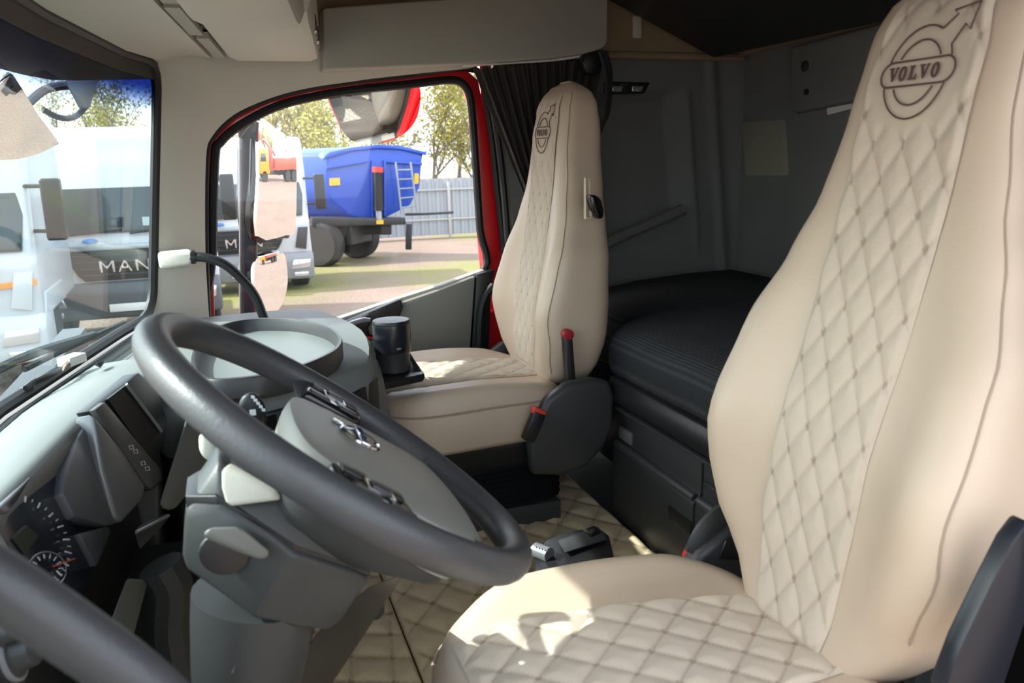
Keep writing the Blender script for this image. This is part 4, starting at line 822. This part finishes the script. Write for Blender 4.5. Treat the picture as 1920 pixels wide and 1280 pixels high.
# ================================================================== OUTSIDE, FIXED TO THE CAB: mirrors, visor, wipers
def cap_glass(px, P, n, Rr, parent, name='mirror_glass'):
    """convex mirror: outline traced on the plane (P, n), domed towards n"""
    pts_ = smooth_path([onp(x, y, P, n) for x, y in px], 3, True); c_ = sum(pts_, V(0, 0, 0))/len(pts_)
    def dome(p): d2 = (p-c_).length_squared; return p-n*(d2/(2*Rr))
    rings = [[p-n*0.012-n*((p-c_).length_squared/(2*Rr)) for p in pts_]]+[[dome(c_+(p-c_)*f) for p in pts_] for f in (1, 0.85, 0.7, 0.55, 0.4, 0.25, 0.12, 0.02)]
    o = obj(name, loft(rings), MIRR, parent, 50); return pts_, c_
def mirror_normal(P, r): d_ = (P-CAM).normalized(); return (V(*r).normalized()-d_).normalized()
mh = thing('wing_mirror', 'tall black passenger wing mirror outside the door window', 'mirror', at(470, 590, 'y', 2.95), 'truck mirrors')
P_ = at(522, 340, 'y', 2.95); n_ = mirror_normal(P_, (0.985, 0.17, -0.075))
mp, mc = cap_glass([(490, 227), (520, 241), (550, 264), (556, 285), (557, 360), (556, 434), (540, 441), (488, 443), (487, 330)], P_, n_, 2.4, mh)
obj('main_housing', loft([[p-n_*0.013-n_*((p-mc).length_squared/4.8) for p in mp], [mc+(p-mc)*1.06-n_*0.03 for p in mp], [mc+(p-mc)*1.02-n_*0.08 for p in mp], [mc+(p-mc)*0.7-n_*0.12 for p in mp]]), GLB, mh, 50)
P2_ = at(510, 530, 'y', 2.95); n2_ = mirror_normal(P2_, (0.96, 0.22, -0.20))
mp, mc = cap_glass([(481, 494), (500, 480), (534, 474), (540, 495), (541, 530), (535, 562), (520, 586), (497, 584), (482, 565)], P2_, n2_, 0.8, mh, 'wide_angle_glass')
obj('wide_angle_housing', loft([[p-n2_*0.013-n2_*((p-mc).length_squared/1.6) for p in mp], [mc+(p-mc)*1.06-n2_*0.03 for p in mp], [mc+(p-mc)*0.8-n2_*0.09 for p in mp]]), GLB, mh, 50)
obj('arm', hull([at(x, y, 'y', d_) for d_ in (2.90, 2.98) for x, y in ((449, 240), (462, 229), (488, 226), (489, 330), (484, 440), (480, 600), (450, 600))], 0.012), mat('blue_black_gloss', (0.012, 0.014, 0.022), 0.25, spec=0.5), mh)
obj('arm_highlight', tube([at(470, 260, 'y', 2.895), at(466, 420, 'y', 2.895)], 0.0022, 5), SILV, mh)  # silver line modelled in place of the white highlight along the arm edge
obj('arm_highlight', tube([at(449, 280, 'y', 2.897), at(450, 600, 'y', 2.897)], 0.0022, 5), SILV, mh)
obj('bracket', hull([at(444, 232, 'y', 2.66), at(475, 228, 'y', 2.66), at(448, 262, 'y', 2.66), at(445, 225, 'y', 2.95), at(478, 222, 'y', 2.95), at(448, 262, 'y', 2.95)], 0.01), GLB, mh)
km = thing('kerb_mirror', 'wide convex kerb mirror hanging above the passenger window', 'mirror', at(705, 270, 'y', 2.82), 'truck mirrors')
P_ = at(705, 215, 'y', 2.82); n_ = mirror_normal(P_, (0.25, -0.62, -0.66))
mp, mc = cap_glass([(617, 183), (632, 176), (700, 166), (772, 158), (788, 164), (790, 190), (783, 222), (765, 247), (735, 264), (700, 271), (668, 268), (650, 256), (634, 226)], P_, n_, 1.1, km)
obj('housing', loft([[p-n_*0.013-n_*((p-mc).length_squared/2.2) for p in mp], [mc+(p-mc)*1.02-n_*0.03 for p in mp], [mc+(p-mc)*0.9-n_*0.07 for p in mp], [mc+(p-mc)*0.5-n_*0.10 for p in mp]]), RED, km, 50)
obj('arm', tube([mc-n_*0.06, mc+V(0, -0.02, 0.20), V(mc.x, 2.66, mc.z+0.22)], 0.014, 8), BLK, km)
fm = thing('front_mirror', 'convex front mirror on a black arm outside the windshield', 'mirror', at(60, 300, 'x', -0.60), 'truck mirrors')
P_ = at(55, 240, 'x', -0.56); n_ = mirror_normal(P_, (0.35, 0.25, -0.55))
mp, mc = cap_glass([(-40, 235), (0, 178), (27, 154), (40, 160), (72, 215), (115, 272), (112, 283), (75, 297), (20, 305), (-40, 298)], P_, n_, 0.7, fm)
obj('housing', loft([[p-n_*0.013-n_*((p-mc).length_squared/1.4) for p in mp], [mc+(p-mc)*1.02-n_*0.03 for p in mp], [mc+(p-mc)*0.6-n_*0.10 for p in mp]]), CHAR, fm, 50)
obj('arm', tube(smooth_path([at(50, 195, 'x', -0.60), at(85, 168, 'x', -0.56), at(130, 160, 'x', -0.50), at(170, 165, 'x', -0.44)], 5), 0.016, 8), BLK, fm)
obj('arm', tube(smooth_path([at(80, 205, 'x', -0.56), at(110, 220, 'x', -0.52), at(140, 219, 'x', -0.48), at(165, 195, 'x', -0.44)], 5), 0.011, 8), BLK, fm)
obj('arm_block', hull([at(x, y, 'x', d_) for d_ in (-0.44, -0.40) for x, y in ((120, 150), (186, 148), (166, 205), (150, 205))], 0.008), BLK, fm)
def vis(u, v):
    y = 0.35+2.41*u; k = max(0, y-2.36); xt = lin(WT, y)-0.10+0.5*k; xl = lin(WT, y)-0.21+0.55*k; return V(xt+(xl-xt)*v, y, 1.25-(1.25-1.152-0.10*k)*v)
tag(obj('sun_visor', grid(vis, 41, 6, thick=(-0.008, 0, 0.004)), GLB), 'dark smoked sun visor outside along the windshield top', 'sun visor')
for k, (pts_, lab) in enumerate(((((45, 692, 1.93), (110, 660, 2.05), (180, 628, 2.22), (232, 605, 2.38)), 'black wiper blade resting along the windshield base'), (((-60, 720, 1.7), (0, 690, 1.83), (70, 660, 1.95), (175, 628, 2.20)), 'black wiper arm crossing behind the wiper blade'))):
    wp = [at(x, y, 'y', d_) for x, y, d_ in pts_]; w_ = obj('wiper', tube(smooth_path(wp, 5), 0.007 if k == 0 else 0.010, 7), RUB); tag(w_, lab, 'wiper')

# ================================================================== THE YARD
WP = mat('white_truck_paint', (0.47, 0.48, 0.49), 0.3, spec=0.5, coat=0.3)
GLS = mat('dark_truck_glass', (0.025, 0.04, 0.045), 0.06, spec=0.7)
GRL = mat('grille_black', (0.02, 0.021, 0.022), 0.5)
BMP = mat('bumper_grey', (0.20, 0.205, 0.215), 0.45)
HLM = mat('headlamp_lens', (0.6, 0.62, 0.64), 0.1, metal=0.7)
TYR = mat('tyre', (0.02, 0.02, 0.02), 0.85)
def wheel_parts(c_, r_, w_, parent, axis=(1, 0, 0)):
    ax = V(*axis); ty = obj('wheel', lathe([(r_*0.58, -w_/2), (r_*0.9, -w_/2), (r_, -w_*0.38), (r_, w_*0.38), (r_*0.9, w_/2), (r_*0.58, w_/2)], c_, axis, 28), TYR, parent)
    obj('rim', lathe([(r_*0.57, -w_*0.42), (r_*0.5, -w_*0.2), (r_*0.2, -w_*0.1), (r_*0.2, w_*0.1), (r_*0.5, w_*0.2), (r_*0.57, w_*0.42)], c_, axis, 20), SILV, ty)
def letters(word, org, ex, ez, hgt, r_, m_, parent, name='lettering'):
    G_ = {'M': [[(0, 0), (0, 1), (0.5, 0.35), (1, 1), (1, 0)]], 'A': [[(0, 0), (0.5, 1), (1, 0)], [(0.2, 0.35), (0.8, 0.35)]], 'N': [[(0, 0), (0, 1), (1, 0), (1, 1)]]}
    bm = bmesh.new()
    for i, ch in enumerate(word):
        for pl in G_[ch]:
            for s0, s1 in zip(pl, pl[1:]): tube([org+ex*(i*1.45*hgt+x*hgt)+ez*(z*hgt) for x, z in (s0, s1)], r_, 6, bm=bm)
    return obj(name, bm, m_, parent)
def truck(label, x0, yf, zo, letter=True, stripe=False, lower=BMP, width=2.5, clen=5.5):
    t_ = thing('truck', label, 'truck', (x0+width/2, yf, GND), 'white trucks parked facing the cab')
    def p(u, w_, z): return V(x0+width/2+u*width/2.5, yf+w_, GND+zo+z)
    prof = [(0.02, 0.72), (0.0, 1.40), (0.05, 1.48), (0.22, 2.42), (0.30, 2.52), (0.42, 2.86), (0.62, 2.98), (2.2, 3.02), (2.25, 0.8)]
    obj('cab_shell', prism([p(-1.22, w_, z) for w_, z in prof], (2.44*width/2.5, 0, 0), 0.07, 3), WP, t_)
    def fr(z): return 0.22*(z-1.48)/0.94+0.05
    ws_ = obj('windshield', prism([p(u, fr(z)-0.035, z) for u, z in ((-1.10, 1.52), (1.10, 1.52), (1.14, 1.9), (1.06, 2.40), (-1.06, 2.40), (-1.14, 1.9))], (0, 0.03, 0), 0.01), GLS, t_)
    obj('windshield_sticker', prism([p(u, fr(1.62)-0.042, z) for u, z in ((0.28, 1.60), (0.55, 1.60), (0.55, 1.72), (0.28, 1.72))], (0, 0.004, 0)), mat('sticker', (0.45, 0.55, 0.55), 0.5), ws_)
    for u in (-0.75, 0.1): obj('wiper', tube([p(u, 0.0, 1.50), p(u+0.75, 0.02, 1.56)], 0.012, 6), BLK, ws_)
    gr = obj('grille', prism([p(u, -0.03, z) for u, z in ((-0.80, 1.28), (0.80, 1.28), (0.62, 0.94), (0.54, 0.86), (-0.54, 0.86), (-0.62, 0.94))], (0, 0.05, 0), 0.012), GRL, t_)
    for k in range(4): obj('grille_bar', prism([p(u, -0.042, 1.20-0.09*k+dz) for u, dz in ((-0.70+0.05*k, 0), (0.70-0.05*k, 0), (0.70-0.05*k, 0.022), (-0.70+0.05*k, 0.022))], (0, 0.02, 0), 0.003), CHAR, gr)
    obj('grille_top_bar', prism([p(u, -0.06, z) for u, z in ((-0.85, 1.29), (0.85, 1.29), (0.80, 1.36), (-0.80, 1.36))], (0, 0.07, 0), 0.01), SILV, t_)
    if letter:
        letters('MAN', p(-0.32, -0.05, 0.98), V(1, 0, 0), V(0, 0, 1), 0.16, 0.018, CHROME, gr)
        obj('emblem', prism([p(-0.42+0.10*math.cos(k*math.pi/8), -0.012, 1.42+0.035*math.sin(k*math.pi/8)) for k in range(16)], (0, 0.02, 0), 0.003), mat('emblem_blue', (0.10, 0.22, 0.5), 0.4), t_)
    obj('bumper', prism([p(-1.24, w_, z) for w_, z in ((-0.08, 0.32), (-0.10, 0.70), (-0.02, 0.84), (0.5, 0.84), (0.5, 0.32))], (2.48*width/2.5, 0, 0), 0.05, 3), lower, t_)
    obj('plate', prism([p(u, -0.112, z) for u, z in ((-0.27, 0.42), (0.27, 0.42), (0.27, 0.53), (-0.27, 0.53))], (0, 0.01, 0), 0.002), WHT, t_)
    for s_ in (-1, 1):
        obj('headlight', prism([p(s_*u, -0.115, z) for u, z in ((0.80, 0.52), (1.16, 0.54), (1.18, 0.70), (0.86, 0.70))], (0, 0.03, 0), 0.01), HLM, t_)
        obj('fog_light', prism([p(s_*u, -0.112, z) for u, z in ((0.86, 0.38), (1.12, 0.38), (1.12, 0.46), (0.86, 0.46))], (0, 0.03, 0), 0.006), HLM, t_)
        obj('corner_vane', prism([p(s_*u, -0.02, z) for u, z in ((0.92, 0.92), (1.12, 0.88), (1.18, 1.30), (1.0, 1.30))], (0, 0.04, 0), 0.01), CHAR if letter else WP, t_)
        mm = obj('mirror', hull([p(s_*u, w_, z) for u in (1.36, 1.56) for w_ in (-0.02, 0.12) for z in (1.62, 2.28)], 0.03), BLK, t_)
        for z in (1.72, 2.20): obj('mirror_arm', tube([p(s_*1.18, 0.2, z), p(s_*1.40, 0.05, z)], 0.022, 6), BLK, mm)
        wheel_parts(p(s_*1.02, 0.75, 0.50-zo), 0.50, 0.34, t_)
        obj('wheel_arch', hull([p(s_*u, w_, z) for u in (0.82, 1.235) for w_, z in ((0.10, 0.80), (1.4, 0.80), (1.3, 1.05), (0.2, 1.05))], 0.02), WP, t_)
    obj('chassis', hull([p(u, w_, z) for u in (-0.42, 0.42) for w_ in (0.4, clen) for z in (0.55, 0.85)], 0.02), GRL, t_)
    if clen > 5: wheel_parts(p(-0.95, 4.4, 0.50-zo), 0.50, 0.5, t_); wheel_parts(p(0.95, 4.4, 0.50-zo), 0.50, 0.5, t_)
    if stripe: obj('side_stripe', prism([p(u, -0.015, z) for u, z in ((0.4, 1.10), (1.2, 1.16), (1.2, 1.22), (0.4, 1.16))], (0, 0.02, 0)), mat('orange_stripe', (0.75, 0.25, 0.04), 0.5), t_)
    return t_
ax_ = at(68, 420, 'y', 13).x-0.2
truck('white truck with dark lower bumper seen through the windshield', ax_, 13.0, 0.0, True, False, mat('dark_bumper', (0.075, 0.08, 0.085), 0.5), clen=3.2)
truck('white truck with grey bumper seen through the door window behind the wing mirror', at(590, 500, 'y', 16.5).x-2.5, 16.5, -0.10, True, clen=3.0)
truck('white truck with orange stripe at the left edge of the windshield', at(62, 420, 'y', 10.2).x-2.5, 10.2, 0.05, False, True, WP, clen=2.4)

# ---- blue tipper trailer
BLU = mat('blue_tipper_paint', (0.012, 0.065, 0.42), 0.35, spec=0.5, coat=0.25)
YT = 20.0
tp = thing('tipper_trailer', 'blue tipper trailer with ladder parked before the grey fence', 'trailer', (at(700, 480, 'y', YT).x, YT, GND))
plate_ = [(614, 296), (618, 288), (660, 279), (708, 274), (751, 276), (795, 286), (792, 303), (788, 350), (770, 385), (727, 407), (677, 411), (653, 401), (622, 374), (611, 350)]
PL = pick(plate_, 'y', YT); dv = V(-4.6, 3.6, 0)
obj('body', prism(PL, dv, 0.04), BLU, tp)
rimp = pick([(606, 297), (618, 285), (660, 276), (708, 271), (751, 273), (800, 285), (800, 291), (751, 280), (708, 278), (660, 283), (616, 296)], 'y', YT-0.06)
obj('rim', prism(rimp, (0, 0.18, 0), 0.01), BLU, tp)
for pxs in ([(612, 312), (690, 300), (690, 304), (612, 318)], [(722, 300), (792, 304), (792, 310), (722, 305)]): obj('stiffener', prism(pick(pxs, 'y', YT-0.08), (0, 0.09, 0), 0.01), BLU, tp)
obj('stiffener', prism(pick([(697, 300), (700, 300), (700, 408), (697, 408)], 'y', YT-0.12), (0, 0.12, 0), 0.01), BLU, tp)
obj('stiffener', prism(pick([(720, 300), (724, 300), (724, 406), (720, 406)], 'y', YT-0.12), (0, 0.12, 0), 0.01), BLU, tp)
cy_ = obj('hydraulic_cylinder', tube([at(708, 322, 'y', YT-0.25), at(710, 395, 'y', YT-0.25)], 0.11, 14), BLK, tp)
obj('cylinder_cap', tube([at(708, 313, 'y', YT-0.25), at(708, 323, 'y', YT-0.25)], 0.13, 14), REDP, cy_)
obj('cylinder_foot', tube([at(710, 395, 'y', YT-0.25), at(711, 412, 'y', YT-0.25)], 0.07, 12), SILV, cy_)
ld = obj('ladder', tube([at(742, 304, 'y', YT-0.3), at(753, 402, 'y', YT-0.3)], 0.025, 6), mat('grey_steel', (0.25, 0.27, 0.30), 0.5), tp)
obj('ladder_rail', tube([at(770, 304, 'y', YT-0.3), at(782, 398, 'y', YT-0.3)], 0.025, 6), MATS['grey_steel'], ld)
for k in range(5):
    f = 0.15+0.18*k; obj('rung', tube([at(742+11*f, 304+98*f, 'y', YT-0.3), at(770+12*f, 304+94*f, 'y', YT-0.3)], 0.018, 6), MATS['grey_steel'], ld)
YEL = mat('yellow_reflector', (0.75, 0.42, 0.02), 0.4)
for pxs in ([(618, 334), (637, 333), (638, 347), (618, 348)], [(777, 325), (785, 325), (785, 344), (777, 345)], [(706, 413), (719, 412), (719, 420), (706, 420)]): obj('reflector', prism(pick(pxs, 'y', YT-0.30 if pxs[0][1] > 400 else YT-0.03), (0, 0.02, 0)), YEL, tp)
obj('chassis_beam', prism(pick([(585, 408), (760, 408), (762, 421), (585, 425)], 'y', YT-0.28), (0, 0.5, 0), 0.02), GRL, tp)
for xa, xb_ in ((640, 660), (715, 735)): obj('chassis_rail', prism(pick([(xa, 420), (xb_, 420), (xb_, 440), (xa, 440)], 'y', YT), dv, 0.02), GRL, tp)
for x in (606, 768): obj('landing_leg', prism(pick([(x-5, 420), (x+5, 420), (x+4, 468), (x-6, 468)], 'y', YT+0.9), (0, 0.15, 0), 0.01), GRL, tp)
obj('tow_bar', tube([at(760, 402, 'y', YT-0.2), at(800, 401, 'y', YT-0.2), at(850, 398, 'y', YT-0.2)], 0.03, 6), GRL, tp)
dn = dv.normalized(); sd = V(dn.y, -dn.x, 0)
bc = at(700, 440, 'y', YT); bc.z = GND+0.52
for l in (0.9, 3.2, 4.5):
    for s_ in (-1, 1): wheel_parts(bc+dn*l+sd*s_*0.85, 0.52, 0.42, tp, tuple(sd))
    obj('axle', tube([bc+dn*l-sd*0.8, bc+dn*l+sd*0.8], 0.08, 8), GRL, tp)
obj('front_bogie', hull([bc+dn*l+sd*s_*0.5+V(0, 0, z) for l in (0.3, 1.6) for s_ in (-1, 1) for z in (-0.05, 0.55)], 0.03), GRL, tp)
ta = obj('tarp_arm', tube([at(560, 316, 'y', 21.5), at(600, 296, 'y', 20.3), at(612, 290, 'y', 20.0)], 0.09, 8), mat('pale_blue_steel', (0.28, 0.42, 0.66), 0.3), tp)

# ---- corrugated fence
YF = 25.0
fe = thing('corrugated_fence', 'pale grey corrugated sheet fence along the yard edge', 'fence', (3.0, YF, GND))
SHT = mat('pale_fence_sheet', (0.33, 0.345, 0.365), 0.5, metal=0.2, var=0.08, vscale=1.5); PST = mat('fence_post', (0.42, 0.40, 0.38), 0.6)
prof = []
for k in range(9):
    x = k*0.25; prof += [V(x, 0, 0), V(x+0.10, 0, 0), V(x+0.13, -0.03, 0), V(x+0.22, -0.03, 0)]
xf = -7.0; first = None; ftop = at(840, 334, 'y', YF).z
while xf < 14.5:
    if first is None:
        bm = bmesh.new(); a_ = [bm.verts.new(V(xf, YF, GND+0.10)+p) for p in prof]; b_ = [bm.verts.new(V(xf, YF, ftop)+p) for p in prof]
        a2 = [bm.verts.new(v.co+V(0, 0.012, 0)) for v in a_]; b2 = [bm.verts.new(v.co+V(0, 0.012, 0)) for v in b_]
        for i in range(len(prof)-1): bm.faces.new((a_[i], a_[i+1], b_[i+1], b_[i])); bm.faces.new((a2[i+1], a2[i], b2[i], b2[i+1])); bm.faces.new((b_[i], b_[i+1], b2[i+1], b2[i]))
        first = obj('panel', bm, SHT, fe, 10); fpost = obj('post', box((xf-0.04, YF-0.12, GND), (xf+0.04, YF-0.04, ftop-0.12), 0.01), PST, fe)
    else:
        for src in (first, fpost):
            o = src.copy(); o.location = V(xf+7.0, 0, 0); COL.objects.link(o); o.parent = fe
    xf += 2.25
for z in (ftop-0.35, GND+0.55): obj('rail', box((-7, YF-0.085, z), (15.5, YF-0.045, z+0.05), 0.005), PST, fe)

# ---- trees
BRK = mat('bark', (0.16, 0.13, 0.10), 0.9); LVS = [mat('leaf_%s' % n, c, 0.7, spec=0.2) for n, c in (('yellow_green', (0.42, 0.39, 0.10)), ('olive', (0.36, 0.33, 0.12)), ('pale', (0.46, 0.42, 0.19)))]
def tree_mesh(seed, H, leaf, dens):
    rnd = random.Random(seed); bmt, bml = bmesh.new(), bmesh.new()
    def leafs(p, n, sp):
        for _ in range(n):
            q = p+V(rnd.gauss(0, sp), rnd.gauss(0, sp), rnd.gauss(0, sp)); a1 = V(rnd.uniform(-1, 1), rnd.uniform(-1, 1), rnd.uniform(-1, 1)).normalized(); a2 = a1.orthogonal().normalized(); s_ = rnd.uniform(0.035, 0.075)
            vs = [bml.verts.new(q+a1*s_*1.4), bml.verts.new(q+a2*s_*0.7), bml.verts.new(q-a1*s_*1.4), bml.verts.new(q-a2*s_*0.7)]; bml.faces.new(vs)
    def branch(p, d_, L, r_, lev):
        n = 4; pts_ = [p]
        for i in range(n):
            d_ = (d_+V(rnd.gauss(0, .12), rnd.gauss(0, .12), rnd.gauss(0, .08)+0.03)).normalized(); p = p+d_*L/n; pts_.append(p)
            if lev < 3 and (i > 0 or lev > 0):
                for _ in range(2 if lev < 2 else 1):
                    s_ = V(rnd.uniform(-1, 1), rnd.uniform(-1, 1), rnd.uniform(0.1, 0.9)).normalized(); branch(p, (d_*0.5+s_*0.8).normalized(), L*rnd.uniform(0.45, 0.65), r_*0.5*(1-i*0.12), lev+1)
            if lev >= 2: leafs(p, dens, L*0.22)
        tube(pts_, [max(0.006, r_*(1-0.7*i/n)) for i in range(n+1)], 5, bm=bmt)
    branch(V(0, 0, 0), V(0, 0, 1), H*0.62, H*0.02, 0)
    return bmt, bml
protos = []
for i, (H, dens) in enumerate(((6.2, 3), (7.2, 2), (5.4, 4))):
    bt, bl_ = tree_mesh(11+i, H, None, dens)
    mt_, ml_ = bpy.data.meshes.new('trunk'), bpy.data.meshes.new('foliage')
    for bm, me, m_ in ((bt, mt_, BRK), (bl_, ml_, LVS[i])): finish(bm); bm.to_mesh(me); bm.free(); me.materials.append(m_)
    protos.append((mt_, ml_))
KIND = ['yellow-green budding tree', 'tall thin budding tree', 'bushy pale budding tree']
def plant(px, d, k, sc, where):
    x = at(px, 300, 'y', d).x if px is not None else d[0]; y = d if px is not None else d[1]
    t_ = thing('tree', where, 'tree', (x, y, GND-0.1), 'budding trees around the yard'); t_.rotation_euler.z = random.uniform(0, 6.28); t_.scale = (sc, sc, sc)
    for me, nm in zip(protos[k], ('trunk', 'foliage')):
        o = bpy.data.objects.new(nm, me); COL.objects.link(o); o.parent = t_
        if nm == 'foliage': o['kind'] = 'stuff'
plant(600, 29, 0, 0.72, 'yellow-green budding tree behind the left end of the blue trailer')
plant(660, 33, 1, 0.75, 'tall thin tree behind the trailer, left of the kerb mirror')
plant(560, 31, 2, 0.9, 'bushy pale tree just right of the wing mirror')
plant(735, 30, 2, 0.8, 'bushy pale tree right behind the blue trailer top')
plant(800, 29, 0, 0.85, 'yellow-green budding tree over the trailer ladder')
plant(850, 34, 1, 0.95, 'tall thin tree behind the fence post near the red frame')
plant(905, 30, 2, 0.9, 'bushy pale tree half hidden by the red window frame')
plant(490, 34, 0, 1.1, 'yellow-green budding tree behind the wing mirror')
plant(430, 32, 2, 1.0, 'bushy pale tree over the truck left of the wing mirror')
plant(190, 38, 1, 0.85, 'tall thin tree over the truck roof left of the pillar')
plant(240, 40, 0, 0.85, 'yellow-green tree over the truck roof next to the pillar')
plant(140, 42, 1, 0.85, 'tall thin tree behind the front mirror arm')
for k, (x, y) in enumerate(((52, 8), (56, 14), (50, 20), (58, 4), (54, 26), (60, 10))): plant(None, (x, y), k % 3, 1.3, ['yellow-green','tall thin','bushy pale','slender yellow-green','lean thin','broad pale'][k]+' budding tree at the far rear of the yard, in the wing mirror')

# ---- orange crane truck behind, caught in the wing mirror
ORG_ = mat('orange_paint', (0.75, 0.16, 0.015), 0.35); ct = thing('crane_truck', 'orange crane truck at the rear of the yard, reflected in the wing mirror', 'truck', (31, 8.0, GND))
def cp(l, s_, z): return V(31+s_, 8.0+l, GND+z)
obj('cab', hull([cp(l, s_, z) for s_ in (-1.2, 1.2) for l, z in ((-3.6, 0.7), (-3.6, 1.8), (-3.3, 2.9), (-1.9, 2.9), (-1.8, 0.7))], 0.06), ORG_, ct)
obj('cab_window', hull([cp(l, s_, z) for s_ in (-1.23, 1.23) for l, z in ((-3.2, 1.8), (-3.0, 2.5), (-2.3, 2.5), (-2.3, 1.8))], 0.01), GLS, ct)
obj('flatbed', hull([cp(l, s_, z) for s_ in (-1.25, 1.25) for l, z in ((-0.9, 1.1), (3.4, 1.1), (3.4, 2.1), (-0.9, 2.1))], 0.03), mat('red_bed', (0.6, 0.05, 0.03), 0.4), ct)
obj('crane_post', hull([cp(l, s_, z) for s_ in (-0.5, 0.5) for l, z in ((-1.7, 1.0), (-1.0, 1.0), (-1.1, 3.0), (-1.6, 3.0))], 0.03), REDP, ct)
obj('crane_boom', tube([cp(-1.3, 0, 3.0), cp(-2.2, 0, 3.7), cp(-2.6, 0, 3.5)], 0.16, 8), REDP, ct); obj('crane_boom', tube([cp(-1.3, 0.3, 3.1), cp(-0.5, 0.3, 2.3)], 0.14, 8), REDP, ct)
obj('chassis', hull([cp(l, s_, z) for s_ in (-0.5, 0.5) for l in (-3.4, 3.3) for z in (0.6, 1.0)], 0.02), GRL, ct)
for l in (-2.7, 1.4, 2.6):
    for s_ in (-1.0, 1.0): wheel_parts(cp(l, s_, 0.5), 0.5, 0.4, ct)
